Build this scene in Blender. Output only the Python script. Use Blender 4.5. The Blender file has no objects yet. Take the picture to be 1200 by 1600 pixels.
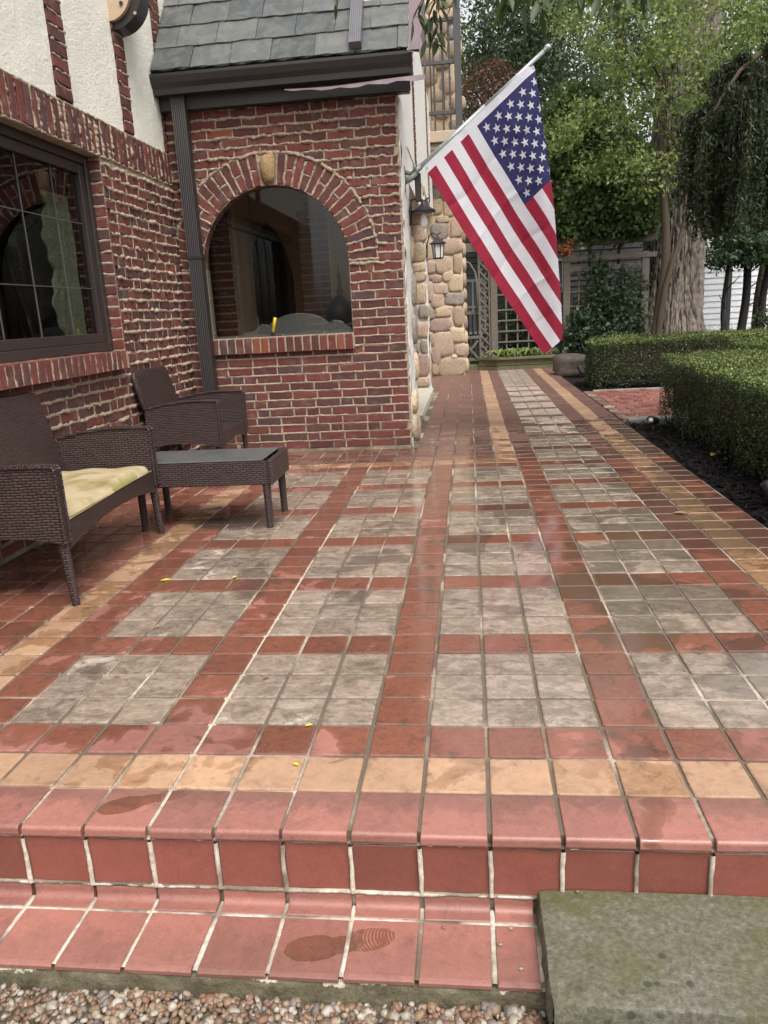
import bpy, math, random
import numpy as np
from mathutils import Vector, Matrix
R = math.radians
random.seed(7); rng = np.random.default_rng(7)
scene = bpy.context.scene
COL = scene.collection

# ------------------------------------------------------------------ camera, sky, sun, exposure
cam = bpy.data.cameras.new('camera'); co = bpy.data.objects.new('camera', cam); COL.objects.link(co)
cam.sensor_fit = 'VERTICAL'; cam.sensor_height = 24.0; cam.lens = 24.0 * 1207.45 / 1600
cam.clip_start = 0.05; cam.clip_end = 400
pitch, roll, yaw = 0.2521, -0.0549, 0.1190
c, s = math.cos(yaw), math.sin(yaw)
r0 = Vector((c, s, 0)); f0 = Vector((-s, c, 0)); u0 = Vector((0, 0, 1))
Fv = f0 * math.cos(pitch) - u0 * math.sin(pitch); Uv = f0 * math.sin(pitch) + u0 * math.cos(pitch)
Rv = r0 * math.cos(roll) + Uv * math.sin(roll); Uv = -r0 * math.sin(roll) + Uv * math.cos(roll)
CAM = Vector((0.1368, -1.4494, 1.1076))
co.matrix_world = Matrix(((Rv.x, Uv.x, -Fv.x, CAM.x), (Rv.y, Uv.y, -Fv.y, CAM.y), (Rv.z, Uv.z, -Fv.z, CAM.z), (0, 0, 0, 1)))
scene.camera = co
world = bpy.data.worlds.new('World'); scene.world = world; world.use_nodes = True
wn, wl = world.node_tree.nodes, world.node_tree.links
bg = wn['Background']
sky = wn.new('ShaderNodeTexSky'); sky.sky_type = 'NISHITA'; sky.sun_disc = False
SUN_EL, SUN_AZ = 58, 150
sky.sun_elevation = R(SUN_EL); sky.sun_rotation = R(SUN_AZ); sky.dust_density = 4; sky.air_density = 1.0
hs = wn.new('ShaderNodeHueSaturation'); hs.inputs['Saturation'].default_value = 0.16
wl.new(sky.outputs[0], hs.inputs['Color']); wl.new(hs.outputs[0], bg.inputs[0])
bg.inputs[1].default_value = 0.15
sun = bpy.data.lights.new('sun', 'SUN'); sun.energy = 1.5; sun.angle = R(28); sun.color = (1, 0.965, 0.91)
so = bpy.data.objects.new('sun', sun); COL.objects.link(so)
az = R(SUN_AZ)
sd = Vector((math.sin(az) * math.cos(R(SUN_EL)), math.cos(az) * math.cos(R(SUN_EL)), math.sin(R(SUN_EL))))
so.rotation_euler = sd.to_track_quat('Z', 'Y').to_euler()
vs = scene.view_settings
scene.display_settings.display_device = 'sRGB'
vs.view_transform = 'Standard'; vs.look = 'None'; vs.exposure = 0.9; vs.gamma = 1; vs.use_curve_mapping = False
scene.cycles.max_bounces = 8; scene.cycles.transparent_max_bounces = 12
scene.cycles.use_denoising = True

# ------------------------------------------------------------------ noise, node and mesh helpers
def vn(p, seed=0):
    p = np.asarray(p, float); i = np.floor(p).astype(np.int64); f = p - i; f = f * f * (3 - 2 * f)
    out = np.zeros(len(p))
    for dx in (0, 1):
        for dy in (0, 1):
            for dz in (0, 1):
                h = ((i[:, 0] + dx) * 73856093) ^ ((i[:, 1] + dy) * 19349663) ^ ((i[:, 2] + dz) * 83492791) ^ (seed * 2654435 + 977)
                h = (h ^ (h >> 13)) * 1274126177 & 0x7fffffff; h = (h ^ (h >> 15)) & 0xffff
                w = (f[:, 0] if dx else 1 - f[:, 0]) * (f[:, 1] if dy else 1 - f[:, 1]) * (f[:, 2] if dz else 1 - f[:, 2])
                out += w * h
    return out / 32767.5 - 1

class NT:
    """a material under construction"""
    def __init__(self, name, rough=0.7, spec=0.5):
        self.m = bpy.data.materials.new(name); self.m.use_nodes = True
        self.n, self.l = self.m.node_tree.nodes, self.m.node_tree.links
        self.b = self.n['Principled BSDF']
        self.b.inputs['Roughness'].default_value = rough; self.b.inputs['Specular IOR Level'].default_value = spec
        self._pos = None
    def link(self, a, b): self.l.new(a, b)
    def pos(self):
        if self._pos is None: self._pos = self.n.new('ShaderNodeNewGeometry').outputs['Position']
        return self._pos
    def mapping(self, vec, scale=(1, 1, 1), loc=(0, 0, 0)):
        m = self.n.new('ShaderNodeMapping'); m.inputs['Scale'].default_value = scale; m.inputs['Location'].default_value = loc
        self.link(vec, m.inputs[0]); return m.outputs[0]
    def noise(self, scale, detail=4, rough=0.55, dist=0, vec=None, out=0):
        t = self.n.new('ShaderNodeTexNoise'); t.inputs['Scale'].default_value = scale; t.inputs['Detail'].default_value = detail
        t.inputs['Roughness'].default_value = rough; t.inputs['Distortion'].default_value = dist
        self.link(vec if vec is not None else self.pos(), t.inputs['Vector']); return t.outputs[out]
    def voro(self, scale, feature='F1', vec=None, out='Distance', rnd=1):
        t = self.n.new('ShaderNodeTexVoronoi'); t.feature = feature; t.inputs['Scale'].default_value = scale
        t.inputs['Randomness'].default_value = rnd
        self.link(vec if vec is not None else self.pos(), t.inputs['Vector']); return t.outputs[out]
    def ramp(self, fac, stops, interp='LINEAR'):
        r = self.n.new('ShaderNodeValToRGB'); r.color_ramp.interpolation = interp
        e = r.color_ramp.elements
        while len(e) < len(stops): e.new(0.5)
        for k, (p, col) in enumerate(stops):
            e[k].position = p
            e[k].color = (*col, 1) if isinstance(col, tuple) else (col, col, col, 1)
        self.link(fac, r.inputs[0]); return r.outputs[0]
    def mix(self, fac, a, b, mode='MIX'):
        m = self.n.new('ShaderNodeMix'); m.data_type = 'RGBA'; m.blend_type = mode
        for sock, v in ((m.inputs[0], fac), (m.inputs[6], a), (m.inputs[7], b)):
            if isinstance(v, tuple): sock.default_value = (*v, 1)
            elif isinstance(v, (int, float)): sock.default_value = v
            else: self.link(v, sock)
        return m.outputs[2]
    def math(self, op, a, b=0.0, c=None):
        m = self.n.new('ShaderNodeMath'); m.operation = op
        for k, v in enumerate((a, b) if c is None else (a, b, c)):
            if isinstance(v, (int, float)): m.inputs[k].default_value = v
            else: self.link(v, m.inputs[k])
        return m.outputs[0]
    def rnd(self): return self.math('FRACT', self.math('ADD', self.n.new('ShaderNodeObjectInfo').outputs['Random'], self.attr('rnd')))
    def attr(self, name):
        a = self.n.new('ShaderNodeAttribute'); a.attribute_name = name; return a.outputs['Fac']
    def color(self, v):
        if isinstance(v, tuple): self.b.inputs['Base Color'].default_value = (*v, 1)
        else: self.link(v, self.b.inputs['Base Color'])
        return self
    def roughness(self, v): self.link(v, self.b.inputs['Roughness']); return self
    def bump(self, h, strength=0.3, dist=0.01):
        b = self.n.new('ShaderNodeBump'); b.inputs['Strength'].default_value = strength; b.inputs['Distance'].default_value = dist
        self.link(h, b.inputs['Height']); self.link(b.outputs[0], self.b.inputs['Normal']); return self

def plain(name, col, rough=0.6, spec=0.5, var=0.25, scale=30, metal=0, bump=0.15):
    t = NT(name, rough, spec); n = t.noise(scale, 5)
    t.color(t.mix(n, tuple(x * (1 - var) for x in col), tuple(min(1, x * (1 + var)) for x in col)))
    t.bump(n, bump, 0.004); t.b.inputs['Metallic'].default_value = metal
    return t.m

class MB:
    def __init__(self): self.v = []; self.f = []; self.a = []
    def add(self, vs_, fs, val=0.0):
        o = len(self.v); self.v += [tuple(p) for p in vs_]
        self.f += [tuple(i + o for i in f) for f in fs]; self.a += [val] * len(fs); return self
    def box(self, lo, hi, M=None, val=0.0):
        p = [Vector((x, y, z)) for x in (lo[0], hi[0]) for y in (lo[1], hi[1]) for z in (lo[2], hi[2])]
        if M is not None: p = [M @ q for q in p]
        return self.add(p, [(0, 1, 3, 2), (4, 6, 7, 5), (0, 4, 5, 1), (2, 3, 7, 6), (0, 2, 6, 4), (1, 5, 7, 3)], val)
    def cbox(self, lo, hi, b=0.004, M=None, val=0.0):
        """box with chamfered edges"""
        lo, hi = Vector(lo), Vector(hi); vs_, idx = [], {}
        for sx in (0, 1):
            for sy in (0, 1):
                for sz in (0, 1):
                    cn = Vector((hi.x if sx else lo.x, hi.y if sy else lo.y, hi.z if sz else lo.z))
                    inn = Vector((-b if sx else b, -b if sy else b, -b if sz else b))
                    for ax in range(3):
                        q = cn + inn; q[ax] = cn[ax]; idx[(sx, sy, sz, ax)] = len(vs_); vs_.append(q)
        fs = []
        for ax in range(3):
            a1, a2 = [k for k in range(3) if k != ax]
            for sd_ in (0, 1):
                cyc = []
                for (p, q) in ((0, 0), (1, 0), (1, 1), (0, 1)):
                    k = [0, 0, 0]; k[ax] = sd_; k[a1] = p; k[a2] = q; cyc.append(idx[(*k, ax)])
                fs.append(tuple(cyc))
            for p in (0, 1):
                for q in (0, 1):
                    k0 = [0, 0, 0]; k1 = [0, 0, 0]; k0[a1] = k1[a1] = p; k0[a2] = k1[a2] = q; k1[ax] = 1
                    fs.append((idx[(*k0, a1)], idx[(*k1, a1)], idx[(*k1, a2)], idx[(*k0, a2)]))
        for sx in (0, 1):
            for sy in (0, 1):
                for sz in (0, 1): fs.append(tuple(idx[(sx, sy, sz, a)] for a in range(3)))
        if M is not None: vs_ = [M @ q for q in vs_]
        return self.add(vs_, fs, val)
    def tube(self, pts, rad, n=8, caps=True, val=0.0):
        pts = [Vector(p) for p in pts]; rad = rad if isinstance(rad, (list, tuple)) else [rad] * len(pts)
        vs_, fs = [], []
        up = None
        for k, p in enumerate(pts):
            d = (pts[min(k + 1, len(pts) - 1)] - pts[max(k - 1, 0)]).normalized()
            if up is None: up = d.orthogonal().normalized()
            up = (up - d * up.dot(d)).normalized(); w = d.cross(up)
            for j in range(n):
                a = 2 * math.pi * j / n; vs_.append(p + (up * math.cos(a) + w * math.sin(a)) * rad[k])
        for k in range(len(pts) - 1):
            for j in range(n):
                fs.append((k * n + j, k * n + (j + 1) % n, (k + 1) * n + (j + 1) % n, (k + 1) * n + j))
        if caps: fs += [tuple(range(n))[::-1], tuple(range((len(pts) - 1) * n, len(pts) * n))]
        return self.add(vs_, fs, val)
    def lathe(self, prof, n=16, M=None, val=0.0):
        vs_, fs = [], []
        for r_, z in prof:
            for j in range(n):
                a = 2 * math.pi * j / n; vs_.append(Vector((r_ * math.cos(a), r_ * math.sin(a), z)))
        for k in range(len(prof) - 1):
            for j in range(n): fs.append((k * n + j, k * n + (j + 1) % n, (k + 1) * n + (j + 1) % n, (k + 1) * n + j))
        fs += [tuple(range(n))[::-1], tuple(range((len(prof) - 1) * n, len(prof) * n))]
        if M is not None: vs_ = [M @ q for q in vs_]
        return self.add(vs_, fs, val)
    def prism(self, poly, ax, a0, a1, M=None, val=0.0):
        """polygon given in the two other axes, extruded along axis ax"""
        o = [k for k in range(3) if k != ax]; vs_ = []
        for a in (a0, a1):
            for p in poly:
                q = [0, 0, 0]; q[ax] = a; q[o[0]], q[o[1]] = p; vs_.append(Vector(q))
        n = len(poly); fs = [tuple(range(n))[::-1], tuple(range(n, 2 * n))]
        fs += [(j, (j + 1) % n, n + (j + 1) % n, n + j) for j in range(n)]
        if M is not None: vs_ = [M @ q for q in vs_]
        return self.add(vs_, fs, val)
    def mesh(self, name, mat, smooth=False, uv=False, fix=True):
        me = bpy.data.meshes.new(name); me.from_pydata([tuple(p) for p in self.v], [], self.f)
        if fix:
            import bmesh
            bm = bmesh.new(); bm.from_mesh(me); bmesh.ops.recalc_face_normals(bm, faces=bm.faces); bm.to_mesh(me); bm.free()
        at = me.attributes.new('rnd', 'FLOAT', 'FACE'); at.data.foreach_set('value', self.a)
        if uv:
            l = me.uv_layers.new(name='UVMap')
            for p in me.polygons:
                ax = max(range(3), key=lambda k: abs(p.normal[k]))
                for li in p.loop_indices:
                    q = me.vertices[me.loops[li].vertex_index].co
                    l.data[li].uv = ((q.y, q.z), (q.x, q.z), (q.y, q.x))[ax]
        if smooth: me.polygons.foreach_set('use_smooth', [True] * len(me.polygons))
        if mat: me.materials.append(mat)
        return me

WPOS = {}
def put(name, me, parent=None, loc=(0, 0, 0), rot=(0, 0, 0), scale=(1, 1, 1), local=False):
    o = bpy.data.objects.new(name, me); COL.objects.link(o)
    loc = Vector(loc); wl_ = loc.copy()
    if parent is not None:
        o.parent = parent
        if not local: loc = loc - WPOS[parent.name]
    o.location = loc; o.rotation_euler = rot; o.scale = scale; WPOS[o.name] = wl_
    return o
def tag(o, label=None, cat=None, group=None, kind=None):
    for k, v in (('label', label), ('category', cat), ('group', group), ('kind', kind)):
        if v: o[k] = v
    return o
def thing(name, loc, label, cat, group=None, rz=0):
    return tag(put(name, None, None, loc, (0, 0, rz)), label, cat, group)
def add(name, mb, mat, parent=None, smooth=False, uv=False, local=False, kind=None, label=None):
    o = put(name, mb.mesh(name, mat, smooth, uv), parent, local=local)
    return tag(o, label, None, None, kind)

def icos(sub=2):
    import bmesh
    bm = bmesh.new(); bmesh.ops.create_icosphere(bm, subdivisions=sub, radius=1)
    v = np.array([q.co[:] for q in bm.verts]); f = [tuple(x.index for x in p.verts) for p in bm.faces]; bm.free(); return v, f
ICO1, ICO2, ICO3 = icos(1), icos(2), icos(3)

def ridge(mb, a, b, nrm, side, hw, prot, step=0.011, seed=0, rough=1.0, back=0.004):
    """lumpy squeezed-out mortar along a joint from a to b; nrm points out of the wall, side across the joint (upwards)"""
    a, b, nrm, side = (np.array(x, float) for x in (a, b, nrm, side))
    n = max(3, int(np.linalg.norm(b - a) / step)); t = np.linspace(0, 1, n)[:, None]
    P = a + (b - a) * t
    n1 = vn(P * 44, seed); n2 = vn(P * 120 + 7, seed); n3 = vn(P * 14 + 3, seed); n4 = vn(P * 60 + 19, seed + 5)
    p = prot * np.clip(0.62 + rough * (0.42 * n1 + 0.22 * n2 + 0.35 * n3), 0.08, 2.2)
    wu = hw * (1 + rough * (0.30 * n4 + 0.2 * n1)); wd = hw * (1 + rough * (0.35 * n2 + 0.45 * np.clip(n3, -.3, 1)))
    sh = hw * rough * 0.4 * vn(P * 22 + 31, seed)
    rows = [P + side * (wu + sh)[:, None] - nrm * back,
            P + side * (wu * .8 + sh)[:, None] + nrm * (p * .62)[:, None],
            P + side * (sh + hw * .25 * n1)[:, None] + nrm * p[:, None],
            P - side * (wd * .75 - sh)[:, None] + nrm * (p * (.75 + .25 * n4))[:, None],
            P - side * (wd - sh)[:, None] - nrm * back]
    V = np.concatenate(rows); m = len(rows)
    fs = [(k * n + j, k * n + j + 1, (k + 1) * n + j + 1, (k + 1) * n + j) for k in range(m - 1) for j in range(n - 1)]
    mb.add(V.tolist(), fs)

# ------------------------------------------------------------------ materials
def m_brick():
    t = NT('old_brick', 0.85, 0.3)
    base = t.ramp(t.rnd(), [(0, (.070, .021, .021)), (.16, (.115, .027, .023)), (.34, (.135, .034, .029)), (.5, (.098, .030, .028)), (.70, (.060, .032, .036)),
                            (.77, (.125, .036, .029)), (.9, (.082, .033, .032)), (.988, (.19, .052, .027))], 'CONSTANT')
    n = t.noise(70, 6, 0.7); n2 = t.noise(14, 3)
    cmix = t.mix(t.ramp(n, [(.35, 0.0), (.75, .55)]), base, t.mix(.5, base, (.22, .12, .095)))
    cmix = t.mix(t.ramp(n2, [(.54, 0.0), (.74, .30)]), cmix, (.27, .20, .155))
    cmix = t.mix(t.ramp(n, [(.22, .55), (.42, 0.0)]), cmix, (.04, .022, .022))
    t.color(cmix); t.bump(t.noise(160, 6, .7), .55, .006); return t.m
def m_mortar(name, dark=False):
    t = NT(name, 0.95, 0.2)
    n = t.noise(30, 6, .65); n2 = t.noise(210, 4, .75)
    cmix = t.ramp(n, [(.25, (.24, .175, .12)), (.5, (.44, .34, .245)), (.75, (.58, .48, .37))])
    cmix = t.mix(t.ramp(n2, [(.3, .5), (.55, 0.0)]), cmix, (.22, .17, .13))
    # moss and dirt near the ground
    z = t.n.new('ShaderNodeSeparateXYZ'); t.link(t.pos(), z.inputs[0])
    low = t.math('MULTIPLY', t.ramp(z.outputs[2], [(0, 1.0), (.28, 0.0)]), t.ramp(t.noise(7), [(.35, 0.0), (.6, 1.0)]))
    cmix = t.mix(t.math('MULTIPLY', low, .7), cmix, (.10, .115, .05))
    t.color(cmix); t.bump(n2, 1.0, .010); return t.m
def tile_mat(name, dry, wet, stain, wet_bias, grey=False):
    t = NT(name, .4, .5)
    rnd = t.rnd(); off = t.n.new('ShaderNodeCombineXYZ')
    t.link(t.math('MULTIPLY', rnd, .06), off.inputs[0]); t.link(t.math('MULTIPLY', rnd, .35), off.inputs[2])
    va = t.n.new('ShaderNodeVectorMath'); va.operation = 'ADD'; t.link(t.pos(), va.inputs[0]); t.link(off.outputs[0], va.inputs[1])
    P = va.outputs[0]
    sep = t.n.new('ShaderNodeSeparateXYZ'); t.link(t.pos(), sep.inputs[0])
    grain = t.noise(420, 3, .7); big = t.noise(3.2, 3, .5, .4, P); mid = t.noise(9, 3, .5, .8, P); fine = t.noise(45, 6, .7, 0.3)
    # wetness grows away from the front edge and to the right
    yb = t.math('MULTIPLY', t.math('MINIMUM', t.math('MAXIMUM', t.math('SUBTRACT', sep.outputs[1], .28), 0.0), .35), .42)
    xb = t.math('MULTIPLY', t.math('MINIMUM', t.math('MAXIMUM', sep.outputs[0], -.9), 1.6), .045)
    fb = t.math('MULTIPLY', t.math('MAXIMUM', t.math('SUBTRACT', sep.outputs[1], 3.9), 0.0), -.11)  # far tiles go drier and paler: sky sheen put into their colour
    w = t.math('ADD', t.math('ADD', t.math('ADD', t.math('MULTIPLY', big, .62), t.math('MULTIPLY', mid, .38)), t.math('ADD', yb, xb)), fb)
    w = t.math('ADD', w, t.math('MULTIPLY', t.math('SUBTRACT', rnd, .5), .12))
    w = t.math('ADD', w, t.math('MULTIPLY', fine, .05))
    w = t.math('ADD', w, t.math('MULTIPLY', t.math('LESS_THAN', sep.outputs[1], .152), -.17))
    w = t.math('ADD', w, t.math('MULTIPLY', t.math('LESS_THAN', sep.outputs[0], -1.0), -.05))
    oc = t.n.new('ShaderNodeTexCoord').outputs['Object']; so_ = t.n.new('ShaderNodeSeparateXYZ'); t.link(oc, so_.inputs[0])
    edge = t.math('MAXIMUM', t.math('ABSOLUTE', so_.outputs[0]), t.math('ABSOLUTE', so_.outputs[1]))
    e = .5 - wet_bias
    wetm = t.ramp(w, [(e, 0.0), (e + .010, .55), (e + .07, 1.0)])
    # shoe prints left on the front edge and on the step below
    prints = None
    for (cx, cy, ang, a, b) in ((-.715, .087, 22, .062, .034), (-.61, .132, 27, .055, .024), (-.225, -.117, 8, .066, .037), (-.112, -.088, 14, .064, .033), (-.165, -.104, 10, .05, .025), (-.665, .109, 24, .04, .021)):
        dx = t.math('SUBTRACT', sep.outputs[0], cx); dy = t.math('SUBTRACT', sep.outputs[1], cy)
        ca, sa = math.cos(R(ang)), math.sin(R(ang))
        uu = t.math('ADD', t.math('MULTIPLY', dx, ca / a), t.math('MULTIPLY', dy, sa / a))
        vv = t.math('SUBTRACT', t.math('MULTIPLY', dy, ca / b), t.math('MULTIPLY', dx, sa / b))
        d = t.math('ADD', t.math('MULTIPLY', uu, uu), t.math('MULTIPLY', vv, vv))
        d = t.math('ADD', d, t.math('MULTIPLY', t.math('SUBTRACT', fine, .5), .45))
        fore = (cx, cy) in ((-.61, .132), (-.112, -.088))
        k = t.math('LESS_THAN', d, .9)
        if fore: k = t.math('MULTIPLY', k, t.math('GREATER_THAN', t.math('ADD', t.math('SINE', t.math('MULTIPLY', t.math('ADD', uu, t.math('MULTIPLY', vv, t.math('MULTIPLY', vv, -.2))), 52.0)), t.math('MULTIPLY', t.math('SUBTRACT', t.noise(30, 3), .5), 2.6)), -.75))
        prints = k if prints is None else t.math('MAXIMUM', prints, k)
    up = t.math('LESS_THAN', sep.outputs[1], .2)
    wetm = t.math('MAXIMUM', wetm, t.math('MULTIPLY', prints, up))
    dryc = t.mix(t.ramp(fine, [(.3, 0.0), (.7, 1.0)]), tuple(x * .86 for x in dry), tuple(min(1, x * 1.1) for x in dry))
    wetc = t.mix(t.ramp(fine, [(.3, 0.0), (.7, 1.0)]), tuple(x * .8 for x in wet), tuple(x * 1.12 for x in wet))
    st = t.ramp(t.noise(16, 7, .72, 1.2, P), [(.52, 0.0), (.68, .75)])
    sc_ = t.ramp(t.noise(38, 8, .8, .5, P), [(.54, 0.0), (.66, .8)]); dryc = t.mix(t.math('MULTIPLY', st, .42), dryc, stain); dryc = t.mix(t.math('MULTIPLY', sc_, .55), dryc, stain); dryc = t.mix(t.math('MULTIPLY', t.ramp(big, [(.42, 0.0), (.6, 1.0)]), .22), dryc, tuple(min(1, x * 1.5) for x in dry)); wetc = t.mix(st, wetc, stain)
    if dry[0] > .24:
        ed = t.math('ADD', t.math('MULTIPLY', t.math('SUBTRACT', edge, .045), 9.0), t.math('MULTIPLY', t.math('SUBTRACT', t.noise(13, 6, .7, .8, P), .5), 2.6))
        em = t.ramp(ed, [(.22, 0.0), (.62, .62)])
        em = t.math('MULTIPLY', em, t.ramp(sep.outputs[1], [(0.0, .35), (.3, 1.0)]))
        dryc = t.mix(em, dryc, stain); wetc = t.mix(em, wetc, stain)
    hv = t.n.new('ShaderNodeHueSaturation'); t.link(t.math('ADD', t.math('MULTIPLY', t.math('FRACT', t.math('MULTIPLY', rnd, 7.3)), .42 if grey else .32), .78 if grey else .85), hv.inputs['Value'])
    t.link(t.mix(wetm, dryc, wetc), hv.inputs['Color'])
    colr = hv.outputs[0]
    colr = t.mix(t.ramp(grain, [(.28, .40), (.5, 0.0)]), colr, stain); colr = t.mix(t.ramp(grain, [(.55, 0.0), (.75, .16)]), colr, (.62, .52, .42))
    if grey:
        # chalky bloom in patches and dark algae at the joints
        Ps = t.mapping(P, (1, 1.5, 1)); bl = t.ramp(t.noise(15, 11, .80, .7, Ps), [(.47, 0.0), (.57, .8)])
        colr = t.mix(t.math('MULTIPLY', bl, t.ramp(wetm, [(0, .8), (1, .35)])), colr, (.55, .46, .385))
        dk = t.ramp(t.noise(5.5, 8, .70, .6, Ps), [(.50, 0.0), (.66, .68)])
        colr = t.mix(dk, colr, (.085, .066, .047))
    t.color(colr)
    pd = t.math('ADD', t.noise(2.1, 5, .6, .6), t.math('ADD', t.math('MULTIPLY', t.math('MINIMUM', t.math('MAXIMUM', sep.outputs[0], -.5), 1.5), .085), t.math('MULTIPLY', t.math('ABSOLUTE', t.math('SUBTRACT', sep.outputs[1], 2.0)), -.055)))
    pm = t.ramp(pd, [(.515, 0.0), (.545, 1.0)]); pm = t.math('MULTIPLY', pm, t.math('GREATER_THAN', sep.outputs[1], .3))
    # dark patch with a ragged edge on the tiles under the low table
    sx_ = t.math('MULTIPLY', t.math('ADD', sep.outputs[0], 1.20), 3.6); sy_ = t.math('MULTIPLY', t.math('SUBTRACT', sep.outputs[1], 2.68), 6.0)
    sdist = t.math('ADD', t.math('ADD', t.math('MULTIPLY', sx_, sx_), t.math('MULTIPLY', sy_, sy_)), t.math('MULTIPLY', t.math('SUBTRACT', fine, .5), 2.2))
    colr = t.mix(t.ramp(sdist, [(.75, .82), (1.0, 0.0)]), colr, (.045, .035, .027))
    colr = t.mix(t.math('MULTIPLY', pm, .55), colr, stain)
    t.link(colr, t.b.inputs['Base Color'])
    t.link(t.math('MAXIMUM', t.math('MULTIPLY', wetm, .55), pm), t.b.inputs['Coat Weight']); t.b.inputs['Coat Roughness'].default_value = .09; t.b.inputs['Coat IOR'].default_value = 1.45
    t.roughness(t.mix(pm, t.mix(wetm, t.ramp(fine, [(.3, .34), (.7, .50)]), t.ramp(t.noise(8, 4), [(.35, .07), (.65, .24)])), (.055, .055, .055)))
    hgt = t.noise(13, 9, .75, .8, Ps) if grey else fine
    t.bump(t.mix(wetm, hgt, t.math('MULTIPLY', hgt, .6)), .35 if grey else .16, .006 if grey else .003)
    return t.m
M = {}
M['brick'] = m_brick(); M['mortar'] = m_mortar('mortar')
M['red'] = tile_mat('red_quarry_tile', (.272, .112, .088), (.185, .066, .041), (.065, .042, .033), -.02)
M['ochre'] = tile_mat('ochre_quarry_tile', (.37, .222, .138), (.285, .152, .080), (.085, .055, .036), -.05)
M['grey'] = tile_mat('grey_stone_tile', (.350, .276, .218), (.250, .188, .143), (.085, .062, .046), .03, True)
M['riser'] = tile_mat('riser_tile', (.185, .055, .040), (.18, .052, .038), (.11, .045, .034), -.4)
def m_grout():
    t = NT('grout', .9, .2); n = t.noise(2.4, 3, .5); n2 = t.noise(60, 5, .7)
    base = t.mix(t.ramp(n, [(.49, 0.0), (.66, 1.0)]), (.125, .098, .072), (.46, .39, .31))
    sep = t.n.new('ShaderNodeSeparateXYZ'); t.link(t.pos(), sep.inputs[0])
    fr = t.math('MULTIPLY', t.math('LESS_THAN', sep.outputs[1], .008), t.ramp(t.noise(5, 3), [(.40, 0.0), (.55, .9)]))
    base = t.mix(fr, base, (.60, .54, .45))
    wj = t.math('LESS_THAN', t.math('ABSOLUTE', t.math('ADD', sep.outputs[0], .62)), .012)
    wj = t.math('MULTIPLY', t.math('MULTIPLY', wj, t.math('LESS_THAN', sep.outputs[1], 2.6)), t.ramp(t.noise(4, 3), [(.36, 0.0), (.46, .85)]))
    base = t.mix(wj, base, (.58, .52, .42))
    t.color(t.mix(t.ramp(n2, [(.3, .6), (.6, 0.0)]), base, (.10, .08, .06))); t.bump(n2, .6, .004); return t.m
M['grout'] = m_grout()
def m_stone():
    t = NT('field_stone', .85, .3)
    base = t.ramp(t.rnd(), [(0, (.38, .285, .195)), (.2, (.52, .40, .27)), (.42, (.29, .25, .21)), (.55, (.46, .335, .25)), (.72, (.56, .44, .29)), (.88, (.34, .235, .195)), (.95, (.26, .23, .21))], 'CONSTANT')
    n = t.noise(55, 7, .75); n2 = t.noise(9, 4, .6, 1.5)
    cmix = t.mix(t.ramp(n, [(.38, .75), (.52, 0.0)]), base, (.085, .068, .058)); cmix = t.mix(t.ramp(n, [(.58, 0.0), (.72, .6)]), cmix, (.55, .48, .40))
    cmix = t.mix(t.ramp(n2, [(.5, 0.0), (.7, .5)]), cmix, (.42, .29, .17))
    t.color(cmix); t.bump(n, .5, .012); return t.m
M['stone'] = m_stone()
M['stone_mortar'] = plain('stone_mortar', (.56, .44, .30), .95, .2, .35, 40, 0, .6)
def m_stucco(name, col):
    t = NT(name, .92, .25); n = t.noise(70, 7, .7); n2 = t.noise(3, 3); n3 = t.noise(260, 3, .6)
    cm = t.mix(t.ramp(n2, [(.3, 0.0), (.75, .5)]), col, tuple(x * .86 for x in col))
    cm = t.mix(t.ramp(n3, [(.22, .55), (.36, 0.0)]), cm, (.30, .26, .20))
    t.color(cm); t.bump(t.math('ADD', t.math('ADD', n, t.math('MULTIPLY', n3, .5)), t.math('MULTIPLY', t.noise(28, 4, .6), .8)), .9, .014); return t.m
M['stucco'] = m_stucco('cream_stucco', (.86, .83, .73)); M['white_plaster'] = m_stucco('white_plaster', (.82, .79, .73))
M['tan_plaster'] = plain('tan_plaster', (.36, .27, .17), .9, .2)
M['dark_wood'] = plain('dark_wood', (.028, .019, .016), .6, .4, .4, 12)
M['brown_metal'] = plain('dark_brown_metal', (.026, .021, .020), .42, .5, .2, 20, 0, .03)
M['window_frame'] = plain('window_frame_paint', (.034, .026, .023), .38, .5, .2, 20, 0, .02)
M['beige_paint'] = plain('taupe_paint', (.27, .21, .16), .5, .4, .12, 6, 0, .03)
M['rail_paint'] = plain('grey_brown_rail_paint', (.060, .056, .053), .45, .4, .15)
M['galv'] = plain('brushed_aluminium', (.42, .45, .44), .34, .5, .12, 60, .5, .03)
M['bracket'] = plain('weathered_cast_metal', (.20, .22, .19), .5, .5, .3, 50, .2)
M['black_metal'] = plain('black_lamp_metal', (.018, .018, .020), .45, .5, .3)
M['lamp_glass'] = plain('frosted_lamp_glass', (.72, .70, .68), .25, .5, .06)
M['plastic_wrap'] = plain('mauve_flashing', (.15, .105, .115), .32, .5, .15, 8)
M['green_wood'] = plain('mossy_timber', (.13, .125, .07), .9, .2, .45, 14, 0, .4)
M['grey_wood'] = plain('weathered_grey_timber', (.17, .145, .12), .85, .25, .4, 22, 0, .3)
M['siding'] = plain('grey_siding', (.065, .064, .060), .7, .3, .2, 5)
M['white_siding'] = plain('white_siding', (.86, .87, .88), .6, .3, .04, 5)
M['white_paint'] = plain('white_paint', (.7, .7, .68), .5, .4, .1)
M['black_wood'] = plain('old_black_wood', (.022, .018, .016), .8, .3, .4)
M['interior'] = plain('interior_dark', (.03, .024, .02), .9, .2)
M['yellow'] = plain('yellow_plastic', (.70, .52, .03), .35, .5, .1); M['blue'] = plain('blue_plastic', (.03, .08, .45), .4, .5, .1)
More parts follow.
